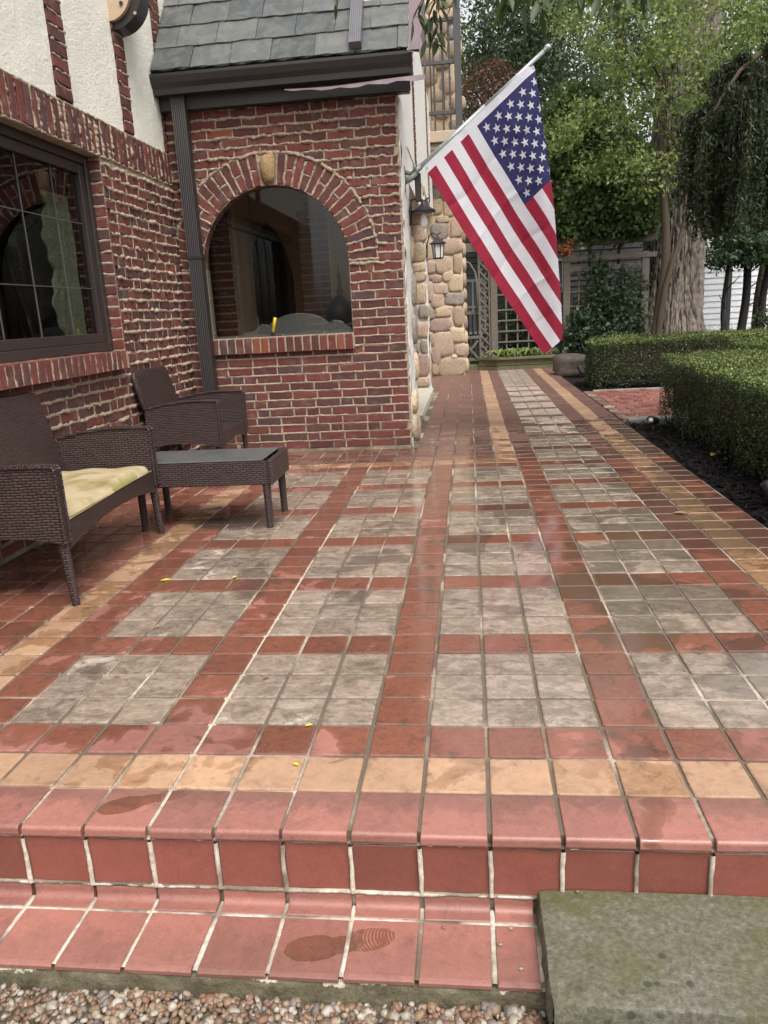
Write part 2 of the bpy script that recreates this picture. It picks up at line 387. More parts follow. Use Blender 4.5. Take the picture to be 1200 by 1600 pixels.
def m_slate():
    t = NT('roof_slate', .42, .5)
    base = t.ramp(t.rnd(), [(0, (.040, .045, .044)), (.35, (.058, .063, .061)), (.7, (.075, .080, .076)), (1, (.095, .096, .088))])
    n = t.noise(9, 6, .65, .8); n2 = t.noise(45, 6, .7)
    cm = t.mix(t.ramp(n, [(.45, 0.0), (.75, .55)]), base, (.17, .17, .152)); cm = t.mix(t.ramp(n2, [(.3, .5), (.5, 0.0)]), cm, (.028, .031, .031))
    t.color(cm); t.bump(n2, .3, .006); t.roughness(t.ramp(n, [(.3, .32), (.7, .6)])); return t.m
M['slate'] = m_slate()
def m_wicker():
    t = NT('brown_wicker', .36, .5)
    uv = t.n.new('ShaderNodeTexCoord').outputs['UV']
    nz1 = t.noise(9, 3, .6, 0, uv, 1); ad = t.n.new('ShaderNodeVectorMath'); ad.operation = 'MULTIPLY_ADD'; t.link(nz1, ad.inputs[0]); ad.inputs[1].default_value = (.02, .010, 0); t.link(uv, ad.inputs[2])
    b = t.n.new('ShaderNodeTexBrick'); t.link(ad.outputs[0], b.inputs['Vector'])
    b.inputs['Scale'].default_value = 1; b.inputs['Brick Width'].default_value = .036; b.inputs['Row Height'].default_value = .0115
    b.inputs['Mortar Size'].default_value = .0030; b.inputs['Mortar Smooth'].default_value = 1.0; b.offset = .5
    b.inputs['Color1'].default_value = (.062, .036, .033, 1); b.inputs['Color2'].default_value = (.040, .024, .022, 1); b.inputs['Mortar'].default_value = (.018, .011, .010, 1)
    t.color(b.outputs['Color'])
    t.bump(t.math('SUBTRACT', 1.0, b.outputs['Fac']), .8, .008); return t.m
M['wicker'] = m_wicker()
def m_cushion():
    t = NT('stained_cushion_cloth', .9, .2); n = t.noise(7, 5, .65, .6); n2 = t.noise(240, 2)
    cm = t.ramp(n, [(.34, (.40, .325, .21)), (.52, (.36, .285, .17)), (.66, (.25, .20, .095)), (.82, (.14, .13, .05))])
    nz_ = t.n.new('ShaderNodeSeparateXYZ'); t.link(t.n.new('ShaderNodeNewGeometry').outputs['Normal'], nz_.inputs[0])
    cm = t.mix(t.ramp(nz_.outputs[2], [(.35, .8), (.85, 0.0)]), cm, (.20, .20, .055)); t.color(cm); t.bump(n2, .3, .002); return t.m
M['cushion'] = m_cushion()
def m_glass(name, tint=(1, 1, 1), rough=0.0):
    m = bpy.data.materials.new(name); m.use_nodes = True; n, l = m.node_tree.nodes, m.node_tree.links
    n.remove(n['Principled BSDF']); tr = n.new('ShaderNodeBsdfTransparent'); tr.inputs[0].default_value = (*tint, 1)
    gl = n.new('ShaderNodeBsdfGlossy'); gl.inputs['Roughness'].default_value = rough
    fr = n.new('ShaderNodeFresnel'); fr.inputs[0].default_value = 1.6; mx = n.new('ShaderNodeMixShader')
    ge = n.new('ShaderNodeNewGeometry'); mu = n.new('ShaderNodeMath'); mu.operation = 'MULTIPLY'; iv = n.new('ShaderNodeMath'); iv.operation = 'SUBTRACT'; iv.inputs[0].default_value = 1
    l.new(ge.outputs['Backfacing'], iv.inputs[1]); l.new(fr.outputs[0], mu.inputs[0]); l.new(iv.outputs[0], mu.inputs[1])
    l.new(mu.outputs[0], mx.inputs[0]); l.new(tr.outputs[0], mx.inputs[1]); l.new(gl.outputs[0], mx.inputs[2])
    l.new(mx.outputs[0], n['Material Output'].inputs[0]); return m
M['dim_paint'] = plain('dim_white_paint', (.30, .30, .28), .6)
M['glass'] = m_glass('window_glass', (.74, .73, .70)); M['table_glass'] = plain('dark_tempered_glass', (.10, .105, .105), .22, .5, .5, 9, 0, .02)
def m_acrylic():
    m = m_glass('frosted_acrylic', (.86, .87, .86), .2); n, l = m.node_tree.nodes, m.node_tree.links
    d = n.new('ShaderNodeBsdfDiffuse'); d.inputs[0].default_value = (.36, .37, .35, 1); mx = n.new('ShaderNodeMixShader'); mx.inputs[0].default_value = .07
    src = n['Material Output'].inputs[0].links[0].from_socket
    l.new(src, mx.inputs[1]); l.new(d.outputs[0], mx.inputs[2]); l.new(mx.outputs[0], n['Material Output'].inputs[0]); return m
M['acrylic'] = m_acrylic()
def m_leaf(name, stops, rough=.5, trans=.25):
    t = NT(name, rough, .35); cr = t.ramp(t.attr('rnd'), stops); t.color(cr)
    if trans:
        tr = t.n.new('ShaderNodeBsdfTranslucent'); t.link(t.mix(.35, cr, (.25, .35, .04)), tr.inputs[0])
        mx = t.n.new('ShaderNodeMixShader'); mx.inputs[0].default_value = trans
        t.link(t.b.outputs[0], mx.inputs[1]); t.link(tr.outputs[0], mx.inputs[2]); t.link(mx.outputs[0], t.n['Material Output'].inputs[0])
    return t.m
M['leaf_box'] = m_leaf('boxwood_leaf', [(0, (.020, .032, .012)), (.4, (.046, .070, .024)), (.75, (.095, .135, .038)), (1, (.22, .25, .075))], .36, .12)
M['leaf_light'] = m_leaf('light_green_leaf', [(0, (.085, .125, .04)), (.5, (.19, .25, .085)), (1, (.40, .44, .19))], .5, .5)
M['leaf_mid'] = m_leaf('vine_leaf', [(0, (.048, .084, .032)), (.6, (.110, .170, .060)), (1, (.22, .28, .11))], .5, .38)
M['leaf_dark'] = m_leaf('dark_evergreen_leaf', [(0, (.022, .040, .026)), (.6, (.055, .086, .050)), (1, (.11, .15, .085))], .55, .25)
M['leaf_red'] = m_leaf('maroon_leaf', [(0, (.060, .020, .020)), (.6, (.12, .040, .035)), (1, (.19, .09, .06))], .5, .25)
M['needle'] = m_leaf('weeping_needle', [(0, (.012, .020, .010)), (.6, (.026, .040, .018)), (1, (.060, .076, .032))], .6, .12)
M['leaf_over'] = m_leaf('overhanging_leaf', [(0, (.018, .034, .012)), (1, (.050, .080, .022))], .5, .22)
M['leaf_yellow'] = m_leaf('yellow_leaf', [(0, (.65, .50, .05)), (1, (.6, .45, .08))], .5, .2)
M['leaf_brown'] = m_leaf('brown_leaf', [(0, (.16, .085, .05)), (1, (.34, .19, .10))], .7, .1)
M['twig'] = plain('twig_bark', (.075, .055, .042), .9, .2, .4, 60)
def m_bark(name, lo, hi):
    t = NT(name, .95, .15); P = t.mapping(t.pos(), (1, 1, .22)); n = t.noise(22, 7, .7, .6, P); a = t.attr('depth')
    cm = t.mix(a, lo, hi); cm = t.mix(t.ramp(n, [(.3, .7), (.6, 0.0)]), cm, lo); t.color(cm); t.bump(n, .7, .03); return t.m
M['bark'] = m_bark('furrowed_bark', (.030, .024, .020), (.255, .215, .18))
M['bark_brown'] = plain('brown_bark', (.085, .064, .046), .95, .15, .45, 40, 0, .6)
M['mulch'] = None
def m_soil(name, stops, scale):
    t = NT(name, .95, .15); n = t.noise(scale, 8, .75); t.color(t.ramp(n, stops)); t.bump(n, .9, .03); return t.m
M['mulch'] = m_soil('black_mulch', [(.3, (.008, .007, .007)), (.6, (.022, .019, .018)), (.8, (.06, .045, .035))], 45)
M['lawn'] = m_soil('dark_garden_soil', [(.3, (.020, .022, .012)), (.7, (.05, .055, .025))], 12)
def m_slab():
    t = NT('mossy_bluestone', .85, .3); n = t.noise(75, 9, .78); n2 = t.noise(6, 5, .6, .5); n3 = t.noise(30, 8, .78)
    cm = t.ramp(n, [(.3, (.065, .060, .046)), (.5, (.155, .143, .108)), (.7, (.29, .27, .215))])
    sep = t.n.new('ShaderNodeSeparateXYZ'); t.link(t.pos(), sep.inputs[0])
    ms = t.math('ADD', n2, t.math('MULTIPLY', sep.outputs[1], .75))
    cm = t.mix(t.math('MULTIPLY', t.ramp(ms, [(.28, 0.0), (.56, .85)]), t.ramp(n3, [(.35, .3), (.6, 1.0)])), cm, (.098, .096, .026))
    v = t.voro(30, 'F1'); cm = t.mix(t.math('MULTIPLY', t.ramp(v, [(.20, .85), (.28, 0.0)]), t.ramp(t.noise(5), [(.5, 0.0), (.6, 1.0)])), cm, (.06, .056, .045))
    t.color(cm); t.bump(n, .9, .009); return t.m
M['slab'] = m_slab()
def m_concrete():
    t = NT('mossy_concrete', .92, .2); n = t.noise(20, 7, .72); n2 = t.noise(70, 6, .7)
    cm = t.ramp(n, [(.3, (.050, .043, .024)), (.5, (.105, .090, .055)), (.68, (.17, .15, .10)), (.8, (.40, .36, .29))])
    sep = t.n.new('ShaderNodeSeparateXYZ'); t.link(t.pos(), sep.inputs[0])
    lime = t.math('ADD', t.math('MULTIPLY', t.math('ADD', sep.outputs[2], .222), 30.0), t.math('MULTIPLY', t.math('SUBTRACT', t.noise(9, 7, .7), .5), 3.2))
    cm = t.mix(t.ramp(lime, [(.42, 0.0), (.50, .85)]), cm, (.50, .46, .38))
    t.color(t.mix(t.ramp(n2, [(.3, .5), (.5, 0.0)]), cm, (.06, .055, .04))); t.bump(n2, .8, .01); return t.m
M['concrete'] = m_concrete()
M['pale_concrete'] = plain('pale_concrete', (.44, .40, .33), .9, .2, .25, 12)
M['granite'] = plain('grey_granite', (.22, .215, .20), .8, .3, .35, 60, 0, .5)
M['boulder'] = plain('brown_boulder', (.085, .068, .058), .9, .2, .6, 12, 0, 1.0)
def m_gravel():
    t = NT('river_pebbles', .55, .4); r = t.attr('rnd')
    base = t.ramp(r, [(0, (0.116, 0.068, 0.041)), (.18, (0.204, 0.129, 0.075)), (.36, (0.272, 0.204, 0.136)), (.5, (0.150, 0.129, 0.116)), (.62, (0.306, 0.272, 0.224)), (.74, (0.177, 0.088, 0.054)), (.84, (0.354, 0.320, 0.272)), (.93, (0.095, 0.082, 0.075))], 'CONSTANT')
    n = t.noise(120, 5); t.color(t.mix(t.ramp(n, [(.4, .5), (.6, 0.0)]), base, (.16, .11, .08))); return t.m
M['gravel'] = m_gravel()
def m_cloth(name, col):
    t = NT(name, .75, .25); n = t.noise(500, 2); cr = t.mix(t.noise(6, 2), tuple(x * .93 for x in col), col); t.color(cr); wr = t.noise(11, 4, .6, 1.2); t.bump(t.math('ADD', t.math('MULTIPLY', n, .03), wr), .55, .012)
    tr = t.n.new('ShaderNodeBsdfTranslucent'); t.link(cr, tr.inputs[0]); mx = t.n.new('ShaderNodeMixShader'); mx.inputs[0].default_value = .4
    t.link(t.b.outputs[0], mx.inputs[1]); t.link(tr.outputs[0], mx.inputs[2]); t.link(mx.outputs[0], t.n['Material Output'].inputs[0]); return t.m
M['flag_red'] = m_cloth('flag_red', (.36, .026, .058)); M['flag_white'] = m_cloth('flag_white', (.80, .79, .84)); M['flag_blue'] = m_cloth('flag_blue', (.045, .042, .14))

def limit_put(name, items, parent, mat, limit=300):
    """items: (mesh, loc, rot, scale, size); the ones that show largest become parts, the rest one joined part"""
    def key(it):
        v = Vector(it[1]) - CAM; d = v.length; z = v.dot(Fv)
        seen = z > 0 and abs(v.dot(Rv) / z) < .53 and abs(v.dot(Uv) / z) < .70
        return -it[4] / d - (100 if seen else 0)
    items = sorted(items, key=key)
    for me, loc, rot, sc, _ in items[:limit]: put(name, me, parent, loc, rot, sc)
    if len(items) > limit:
        mb = MB()
        from mathutils import Euler
        for me, loc, rot, sc, _ in items[limit:]:
            T = Matrix.LocRotScale(Vector(loc), Euler(rot), Vector(sc))
            mb.add([T @ v.co for v in me.vertices], [tuple(p.vertices) for p in me.polygons], random.random())
        tag(put(name, mb.mesh(name, mat, fix=False), parent), kind='stuff')

# ------------------------------------------------------------------ ground
S = .155
g = MB(); g.add([(-150, -60, -.30), (150, -60, -.30), (150, 200, -.30), (-150, 200, -.30)], [(0, 1, 2, 3)])
tag(put('ground', g.mesh('ground', M['lawn'])), kind='structure')
g = MB(); nx, ny = 60, 90
xs, ys = np.linspace(1.55, 14, nx), np.linspace(-.3, 40, ny)
xs = 1.55 + (np.linspace(0, 1, nx) ** 1.8) * 12; ys = -.3 + (np.linspace(0, 1, ny) ** 1.6) * 42
P = np.array([(x, y, 0) for y in ys for x in xs]); P[:, 2] = -.045 + .018 * vn(P * 6) + .008 * vn(P * 25)
g.add(P.tolist(), [(j * nx + i, j * nx + i + 1, (j + 1) * nx + i + 1, (j + 1) * nx + i) for j in range(ny - 1) for i in range(nx - 1)])
tag(put('mulch_bed', g.mesh('mulch_bed', M['mulch'], True)), kind='structure')
g = MB(); g.box((-8, 13.3, -.29), (1.545, 60, -.04)); g.box((-8, 12.95, -.29), (.02, 13.3, -.04))
tag(put('garden_soil', g.mesh('garden_soil', M['lawn'])), kind='structure')
# mulch chips
mb = MB()
for k in range(2600):
    y = 2.2 + 8 * random.random() ** 1.5; x = 1.62 + random.random() * .45
    if 6.0 < y < 8.95: continue
    a = random.random() * 3.14; l, w = random.uniform(.012, .04), random.uniform(.004, .010)
    T = Matrix.Translation((x, y, -.03 + random.random() * .012)) @ Matrix.Rotation(a, 4, 'Z') @ Matrix.Rotation(random.uniform(-.5, .5), 4, 'Y')
    mb.box((-l, -w, -.003), (l, w, .003), T, random.random())
tag(put('mulch_chips', mb.mesh('mulch_chips', M['mulch'], fix=False)), kind='stuff')

# ------------------------------------------------------------------ the tiled terrace
terrace = tag(put('terrace', None, None, (0, 0, 0)), kind='structure')
g = MB()
g.box((-2.26, .021, -.29), (1.552, 5.0, -.0055)); g.box((-.64, 5.0, -.29), (1.552, 13.0, -.0055))
g.box((-2.26, -.172, -.29), (.262, .012, -.2005))
tag(put('grout_bed', g.mesh('grout_bed', M['grout']), terrace), kind='structure')
TS = .1452
def tile_mesh(name, mat, w, d, h=.012, seed=0):
    rr = random.Random(seed); mb = MB(); b1, b2 = .0012, .0035
    hx, hy = w / 2, d / 2
    ring = []
    def rg(ins, z):
        pts = []
        for (sx, sy) in ((-1, -1), (1, -1), (1, 1), (-1, 1)):
            x, y = hx - ins, hy - ins; cc = .005
            a, b = ((sx * x, sy * (y - cc)), (sx * (x - cc), sy * y))
            pts += [a, b] if sx * sy > 0 else [b, a]
        pts = pts
        return [(px_, py_, z) for px_, py_ in pts]
    V = []; j = lambda: rr.uniform(-.0006, .0006)
    lay = [rg(0, -h), rg(0, -b2), rg(b1, -b1), rg(b2 + .001, 0)]
    off = [(j(), j()) for _ in range(8)]
    for L in lay: V += [(p[0] + o[0], p[1] + o[1], p[2]) for p, o in zip(L, off)]
    F = [(k * 8 + i, k * 8 + (i + 1) % 8, (k + 1) * 8 + (i + 1) % 8, (k + 1) * 8 + i) for k in range(3) for i in range(8)]
    F.append(tuple(range(24, 32)))
    mb.add(V, F); me = mb.mesh(name, mat)
    return me
TM = {k: [tile_mesh(k + '_tile', M[k], TS, TS, .012, q) for q in range(5)] for k in ('red', 'ochre', 'grey')}
def tile_kind(u, v):
    if v < 1: return None
    if u == 9: return 'red'
    if u == 8: return 'ochre'
    if u == 7: return 'red'
    if v >= 27:
        if 4 <= u <= 6: return 'red' if (v - 2) % 4 == 0 and v < 66 else 'grey'
        if u == 3: return 'red'
        if u == 2: return 'ochre'
        if v == 27 and u < 2 and u >= -10: return 'ochre'
        return 'red'
    if v == 1: return 'ochre' if u >= -10 else 'red'
    if u <= -11: return 'red'
    if u == -10: return 'ochre'
    if u == -9: return 'red'
    if (v - 2) % 4 == 0: return 'red'
    if u in (-5, -1, 3): return 'red'
    return 'grey'
items = {'red': [], 'ochre': [], 'grey': []}
for v in range(1, 84):
    for u in range(-15, 10):
        if u < -14 or (v >= 32 and u < (-2 if v < 60 else -5)): continue
        k = tile_kind(u, v)
        x = (u + .5) * S + random.gauss(0, .0009); y = (v + .5) * S + random.gauss(0, .0009)
        rot = (random.gauss(0, .003), random.gauss(0, .003), random.gauss(0, .006))
        items[k].append((random.choice(TM[k]), (x, y, random.gauss(0, .0007)), rot, (1, 1, 1), 1))
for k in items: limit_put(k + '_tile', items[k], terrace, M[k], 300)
# the front edge: bullnose tiles, risers, cove pieces, lower tread
def profile_mesh(name, mat, prof, w):
    mb = MB(); n = len(prof); hw = w / 2; V = []
    for x in (-hw, -hw + .002, hw - .002, hw):
        ins = .0015 if abs(x) == hw else 0
        V += [(x, y + (ins if k in NOSE else 0), z - ins * (0 if k in NOSE else 1)) for k, (y, z) in enumerate(prof)]
    F = [(a * n + i, a * n + (i + 1) % n, (a + 1) * n + (i + 1) % n, (a + 1) * n + i) for a in range(3) for i in range(n)]
    F += [tuple(range(n)), tuple(range(3 * n, 4 * n))]
    mb.add(V, F); me = mb.mesh(name, mat); return me
NOSE = ()
bull = [(.150, 0), (.0115, 0)] + [(.0100 - .009 * math.sin(R(a)), -.009 + .009 * math.cos(R(a))) for a in range(9, 91, 9)] + [(.001, -.021), (.003, -.0255), (.008, -.029), (.150, -.029)]
nose_me = profile_mesh('nosing_tile', M['red'], bull, TS)
rt = [(.026, -.034), (.013, -.034), (.0115, -.036), (.0115, -.1535), (.013, -.155), (.026, -.155)]
riser_me = profile_mesh('riser_tile', M['riser'], rt, TS)
cv = [(.026, -.163), (.012, -.163), (.0105, -.165), (.0100, -.170)] + [(-.006 + .016 * math.cos(R(a)), -.179 - .016 * math.sin(R(a))) for a in range(0, 91, 10)] + [(-.024, -.195), (-.026, -.197), (-.026, -.203), (.026, -.203)]
cove_me = profile_mesh('cove_tile', M['red'], cv, TS)
trp = [(-.034, -.197), (-.036, -.195), (-.180, -.195), (-.187, -.1965), (-.1895, -.200), (-.1885, -.209), (-.034, -.209)]
tread_me = profile_mesh('tread_tile', M['red'], trp, TS)
for u in range(-13, 10):
    x = (u + .5) * S; jr = lambda a: random.gauss(0, a)
    put('nosing_tile', nose_me, terrace, (x + jr(.001), .001 + jr(.001), jr(.0008)), (jr(.004), jr(.003), jr(.005)))
    put('riser_tile', riser_me, terrace, (x + jr(.001), jr(.001), jr(.001)), (jr(.004), jr(.004), jr(.004)))
    if u <= 0:
        put('cove_tile', cove_me, terrace, (x + jr(.001), jr(.001), jr(.001)), (0, jr(.004), jr(.004)))
        put('tread_tile', tread_me, terrace, (x + jr(.001), jr(.001), jr(.001)), (jr(.004), jr(.004), jr(.005)))
    if u == 1:
        put('cove_tile', cove_me, terrace, (1.315 * S, 0, 0), (0, 0, 0), (.58, 1, 1)); put('tread_tile', tread_me, terrace, (1.315 * S, 0, 0), (0, 0, .004), (.58, 1, 1))
# grout that fills the front joints, a little proud
mb = MB(); mbw = MB()
for u in range(-13, 11):
    x = u * S
    ridge(mb, (x, .006, -.036), (x, .006, -.158), (0, -1, 0), (1, 0, 0), .0052, .0048, .010, 3, .6)
    if u <= 1:
        ridge(mb, (x, .010, -.1965), (x, -.186, -.1965), (0, 0, 1), (1, 0, 0), .006, .0020, .012, 4, .4)
ridge(mb, (-2.1, .014, -.0315), (1.55, .014, -.0315), (0, -1, 0), (0, 0, 1), .0035, .0065, .008, 5, 1.1)
ridge(mb, (-2.1, .010, -.159), (1.55, .010, -.159), (0, -1, 0), (0, 0, 1), .0045, .0050, .009, 6, .9)
ridge(mb, (-2.1, -.030, -.1970), (.26, -.030, -.1970), (0, 0, 1), (0, 1, 0), .006, .0022, .012, 7, .5)
g = add('joint_grout', mb, M['grout'], terrace, True)
# mossy concrete footing under the lower tread, with runs of white lime
mb = MB(); n = 130; xs = np.linspace(-2.2, .262, n); rows = []
for z, yb in ((-.2095, -.176), (-.2115, -.186), (-.222, -.189), (-.240, -.190), (-.262, -.196), (-.285, -.2)):
    P = np.stack([xs, np.full(n, yb), np.full(n, z)], 1); P[:, 1] += .006 * vn(P * 18, 3) + .003 * vn(P * 60, 4); P[:, 2] += .0025 * vn(P * 30, 5) if z > -.215 else 0; rows.append(P)
V = np.concatenate(rows); mb.add(V.tolist(), [(k * n + j, k * n + j + 1, (k + 1) * n + j + 1, (k + 1) * n + j) for k in range(5) for j in range(n - 1)])
tag(put('concrete_footing', mb.mesh('concrete_footing', M['concrete'], True)), kind='structure')
# bluestone step on the right
mb = MB(); n, m = 60, 40; x0, x1, y0, y1 = .260, 1.36, -.283, .008
V = []
for j in range(m):
    for i in range(n):
        V.append((x0 + (x1 - x0) * i / (n - 1), y0 + (y1 - y0) * j / (m - 1), -.136))
V = np.array(V); V[:, 2] += .0025 * vn(V * 14, 8) + .0015 * vn(V * 50, 9)
edge = np.minimum((V[:, 1] - y0), (V[:, 0] - x0)); V[:, 2] -= np.where(edge < .006, .004, 0)
V[:, 1] += np.where(V[:, 1] < y0 + .002, .006 * vn(V * 16, 10) + .004 * vn(V * 50, 14), 0); V[:, 0] += np.where(V[:, 0] < x0 + .002, .004 * vn(V * 25, 11), 0)
F = [(j * n + i, j * n + i + 1, (j + 1) * n + i + 1, (j + 1) * n + i) for j in range(m - 1) for i in range(n - 1)]
mb.add(V.tolist(), F)
fr = V[:n]; lf = V[::n]
for line, ofs in ((fr, (0, 1)), (lf, (1, 0))):
    q = []; cnt = len(line)
    for dz, inn in ((0, 0), (-.012, -.004), (-.03, -.002), (-.055, -.006), (-.08, .0), (-.15, .004)):
        L = line.copy(); L[:, 2] += dz; d = inn + .004 * vn(L * 30, 12); L[:, 0] += d * ofs[0]; L[:, 1] += d * ofs[1]
        if dz == 0: L = line.copy()
        q.append(L)
    mb.add(np.concatenate(q).tolist(), [(k * cnt + j, k * cnt + j + 1, (k + 1) * cnt + j + 1, (k + 1) * cnt + j) for k in range(5) for j in range(cnt - 1)])
tag(put('stone_step', mb.mesh('stone_step', M['slab'], True)), 'mossy grey bluestone slab step set against the tiled terrace edge', 'stone step')
# gravel
mb = MB(); v1, f1 = ICO1
cnt = 0; V, F, A = [], [], []
for k in range(6200):
    x = random.uniform(-1.25, .30); y = -.195 - .42 * random.random() ** 1.15
    sc = np.array([random.uniform(.006, .0125), random.uniform(.005, .009), random.uniform(.004, .0075)]) * (1.6 if random.random() < .12 + (.25 if x > -.1 else 0) else .98)
    if x > .25 and y > -.32: continue
    P = v1 * sc * (1 + .18 * vn(v1 * 1.3 + k * 3.1)[:, None]); a = random.random() * 6.28; b = random.gauss(0, .5)
    ca, sa, cb, sb = math.cos(a), math.sin(a), math.cos(b), math.sin(b)
    P = P @ np.array([[ca, sa, 0], [-sa, ca, 0], [0, 0, 1]]) @ np.array([[cb, 0, sb], [0, 1, 0], [-sb, 0, cb]])
    P += (x, y, -.252 + random.uniform(-.006, .006) + .004 * math.sin(x * 9))
    F += [(i + cnt, j + cnt, l + cnt) for i, j, l in f1]; cnt += len(v1); V.append(P); A += [random.random()] * len(f1)
mb.v = np.concatenate(V).tolist(); mb.f = F; mb.a = A
tag(put('gravel', mb.mesh('gravel', M['gravel'], True, fix=False)), kind='stuff')
g = MB(); g.box((-3, -1.2, -.298), (3, -.15, -.258)); tag(put('gravel_base', g.mesh('gravel_base', M['concrete'])), kind='structure')

# ------------------------------------------------------------------ bricks
def brick_variant(L, H, name, q, D=.03):
    rr = random.Random(q); mb = MB()
    mb.cbox((-L / 2, -.0065, -H / 2), (L / 2, D, H / 2), .0045)
    mb.v = [(x + rr.uniform(-.0022, .0022), y + rr.uniform(-.0018, .0018), z + rr.uniform(-.0018, .0018)) for x, y, z in mb.v]
    return mb.mesh(name, M['brick'])
BR = {L: [brick_variant(L, .0555, 'brick', q * 7 + int(L * 100)) for q in range(6)] for L in (.198, .135, .095, .06)}
def pick(L):
    k = min(BR, key=lambda a: abs(math.log(a / max(L, .02)))); return random.choice(BR[k]), L / k
CP = .0708  # course height
def lay_courses(u0, u1, z0, z1, blocked, seed):
    """running bond: returns bricks (u, z, length) and joints (u, za, zb)"""
    rr = random.Random(seed); out, heads = [], []; k = 0; z = z0
    while z + CP <= z1 + .01:
        zc = z + CP / 2; free = [(u0, u1)]
        for a, b in blocked(zc):
            nf = []
            for p, q in free:
                if b <= p or a >= q: nf.append((p, q)); continue
                if a - p > .03: nf.append((p, a))
                if q - b > .03: nf.append((b, q))
            free = nf
        ph = (.105 if k % 2 else 0) + rr.uniform(-.02, .02)
        for p, q in free:
            u = p; first = True
            while u < q - .03:
                L = .198 if rr.random() < .82 else .095
                if first:
                    L = (.198 - ((p - u0 + ph) % .211)); first = False
                    if L < .045: L += .105
                if q - (u + L) < .05: L = q - u
                L = min(L, q - u, .22)
                out.append((u + L / 2, zc, L)); u += L
                if u < q - .02: heads.append((u + .0065, z + .006, z + CP - .006))
                u += .013
        z += CP; k += 1
    return out, heads, k

# ---- the porch: front wall faces the camera at y = WY
WY = 4.99; PX0, PX1 = -2.2, -.372
AC, AZ, AR, AO = -1.405, 1.53, .60, .835
porch = thing('brick_porch', (-1.28, 5.0, 0), 'dark red brick porch with arched window and grey slate roof', 'porch')
# wall body with the arched opening
mb = MB(); yf, yb = WY, WY + .11
def quad2(pts): mb.add([(p[0], yf, p[1]) for p in pts], [tuple(range(len(pts)))])
SZ = .965; TOP = 2.95
mb.box((PX0, yf, -.02), (AC - AR, yb, AZ)); mb.box((AC + AR, yf, -.02), (PX1, yb, AZ)); mb.box((AC - AR, yf, -.02), (AC + AR, yb, SZ))
NA = 40; arc = [(AC + AR * math.cos(math.pi * k / NA), AZ + AR * math.sin(math.pi * k / NA)) for k in range(NA + 1)]
for k in range(NA):
    (xa, za), (xb, zb) = arc[k], arc[k + 1]
    mb.add([(xa, yf, za), (xb, yf, zb), (xb, yf, TOP), (xa, yf, TOP), (xa, yb, za), (xb, yb, zb), (xb, yb, TOP), (xa, yb, TOP)], [(0, 1, 2, 3), (0, 1, 5, 4), (4, 5, 6, 7)])
mb.box((PX0, yf, AZ), (AC - AR, yb, TOP)); mb.box((AC + AR, yf, AZ), (PX1, yb, TOP))
add('mortar_wall', mb, M['mortar'], porch)
def blocked_porch(z):
    o = []
    if z > AZ:
        if z < AZ + AO: o.append((AC - math.sqrt(AO ** 2 - (z - AZ) ** 2) - .008, AC + math.sqrt(AO ** 2 - (z - AZ) ** 2) + .008))
    elif z > SZ - .02: o.append((AC - AR - .004, AC + AR + .004))
    elif z > .835: o.append((AC - AR - .012, AC + AR + .012))
    return o
br, heads, nk = lay_courses(PX0 + .005, PX1 - .003, .012, 2.72, blocked_porch, 3)
items = []
for u, z, L in br:
    me, sx = pick(L); items.append((me, (u, WY + random.gauss(0, .0016), z + random.gauss(0, .0012)), (random.gauss(0, .01), random.gauss(0, .008), random.gauss(0, .01)), (sx, 1, random.uniform(.95, 1.05)), L))
# arch ring: radial bricks, some as two headers
rj = MB(); NV = 32; keyw = .062
for k in range(NV):
    a0 = math.pi * k / NV; am = a0 + math.pi / NV / 2
    if abs(am - math.pi / 2) < .115: continue
    th = am
    cx, cz = math.cos(th), math.sin(th)
    rot = lambda ex: (0, -th, 0)
    if k % 2 == 0:
        me, sx = pick(.212); r_ = (AR + AO) / 2
        items.append((me, (AC + cx * r_, WY - .002 + random.gauss(0, .002), AZ + cz * r_), (0, -th, 0), (.218 / .198, 1, random.uniform(.98, 1.12)), .2))
    else:
        for r_ in (AR + .056, AO - .056):
            me, sx = pick(.1); items.append((me, (AC + cx * r_, WY - .002 + random.gauss(0, .002), AZ + cz * r_), (0, -th, 0), (.101 / .095, 1, random.uniform(.98, 1.1)), .1))
        rm = (AR + AO) / 2; tx, tz = -cz, cx
        ridge(rj, (AC + cx * rm + tx * .028, WY, AZ + cz * rm + tz * .028), (AC + cx * rm - tx * .028, WY, AZ + cz * rm - tz * .028), (0, -1, 0), (cx, 0, cz), .009, .015, .008, k, 1.1)
for k in range(NV + 1):
    a = math.pi * k / NV
    if abs(a - math.pi / 2) < .05: continue
    ridge(rj, (AC + math.cos(a) * (AR + .004), WY, AZ + math.sin(a) * (AR + .004)), (AC + math.cos(a) * (AO + .012), WY, AZ + math.sin(a) * (AO + .012)), (0, -1, 0), (-math.sin(a), 0, math.cos(a)), .0105, .018, .008, k + 50, 1.15)
for k in range(48):
    a0, a1 = math.pi * k / 48, math.pi * (k + 1.1) / 48; am = (a0 + a1) / 2; r_ = AO + .008
    if am < .12 or am > 3.02: continue
    ridge(rj, (AC + math.cos(a0) * r_, WY, AZ + math.sin(a0) * r_), (AC + math.cos(a1) * r_, WY, AZ + math.sin(a1) * r_), (0, -1, 0), (math.cos(am), 0, math.sin(am)), .013, .021, .009, k + 90, 1.25)
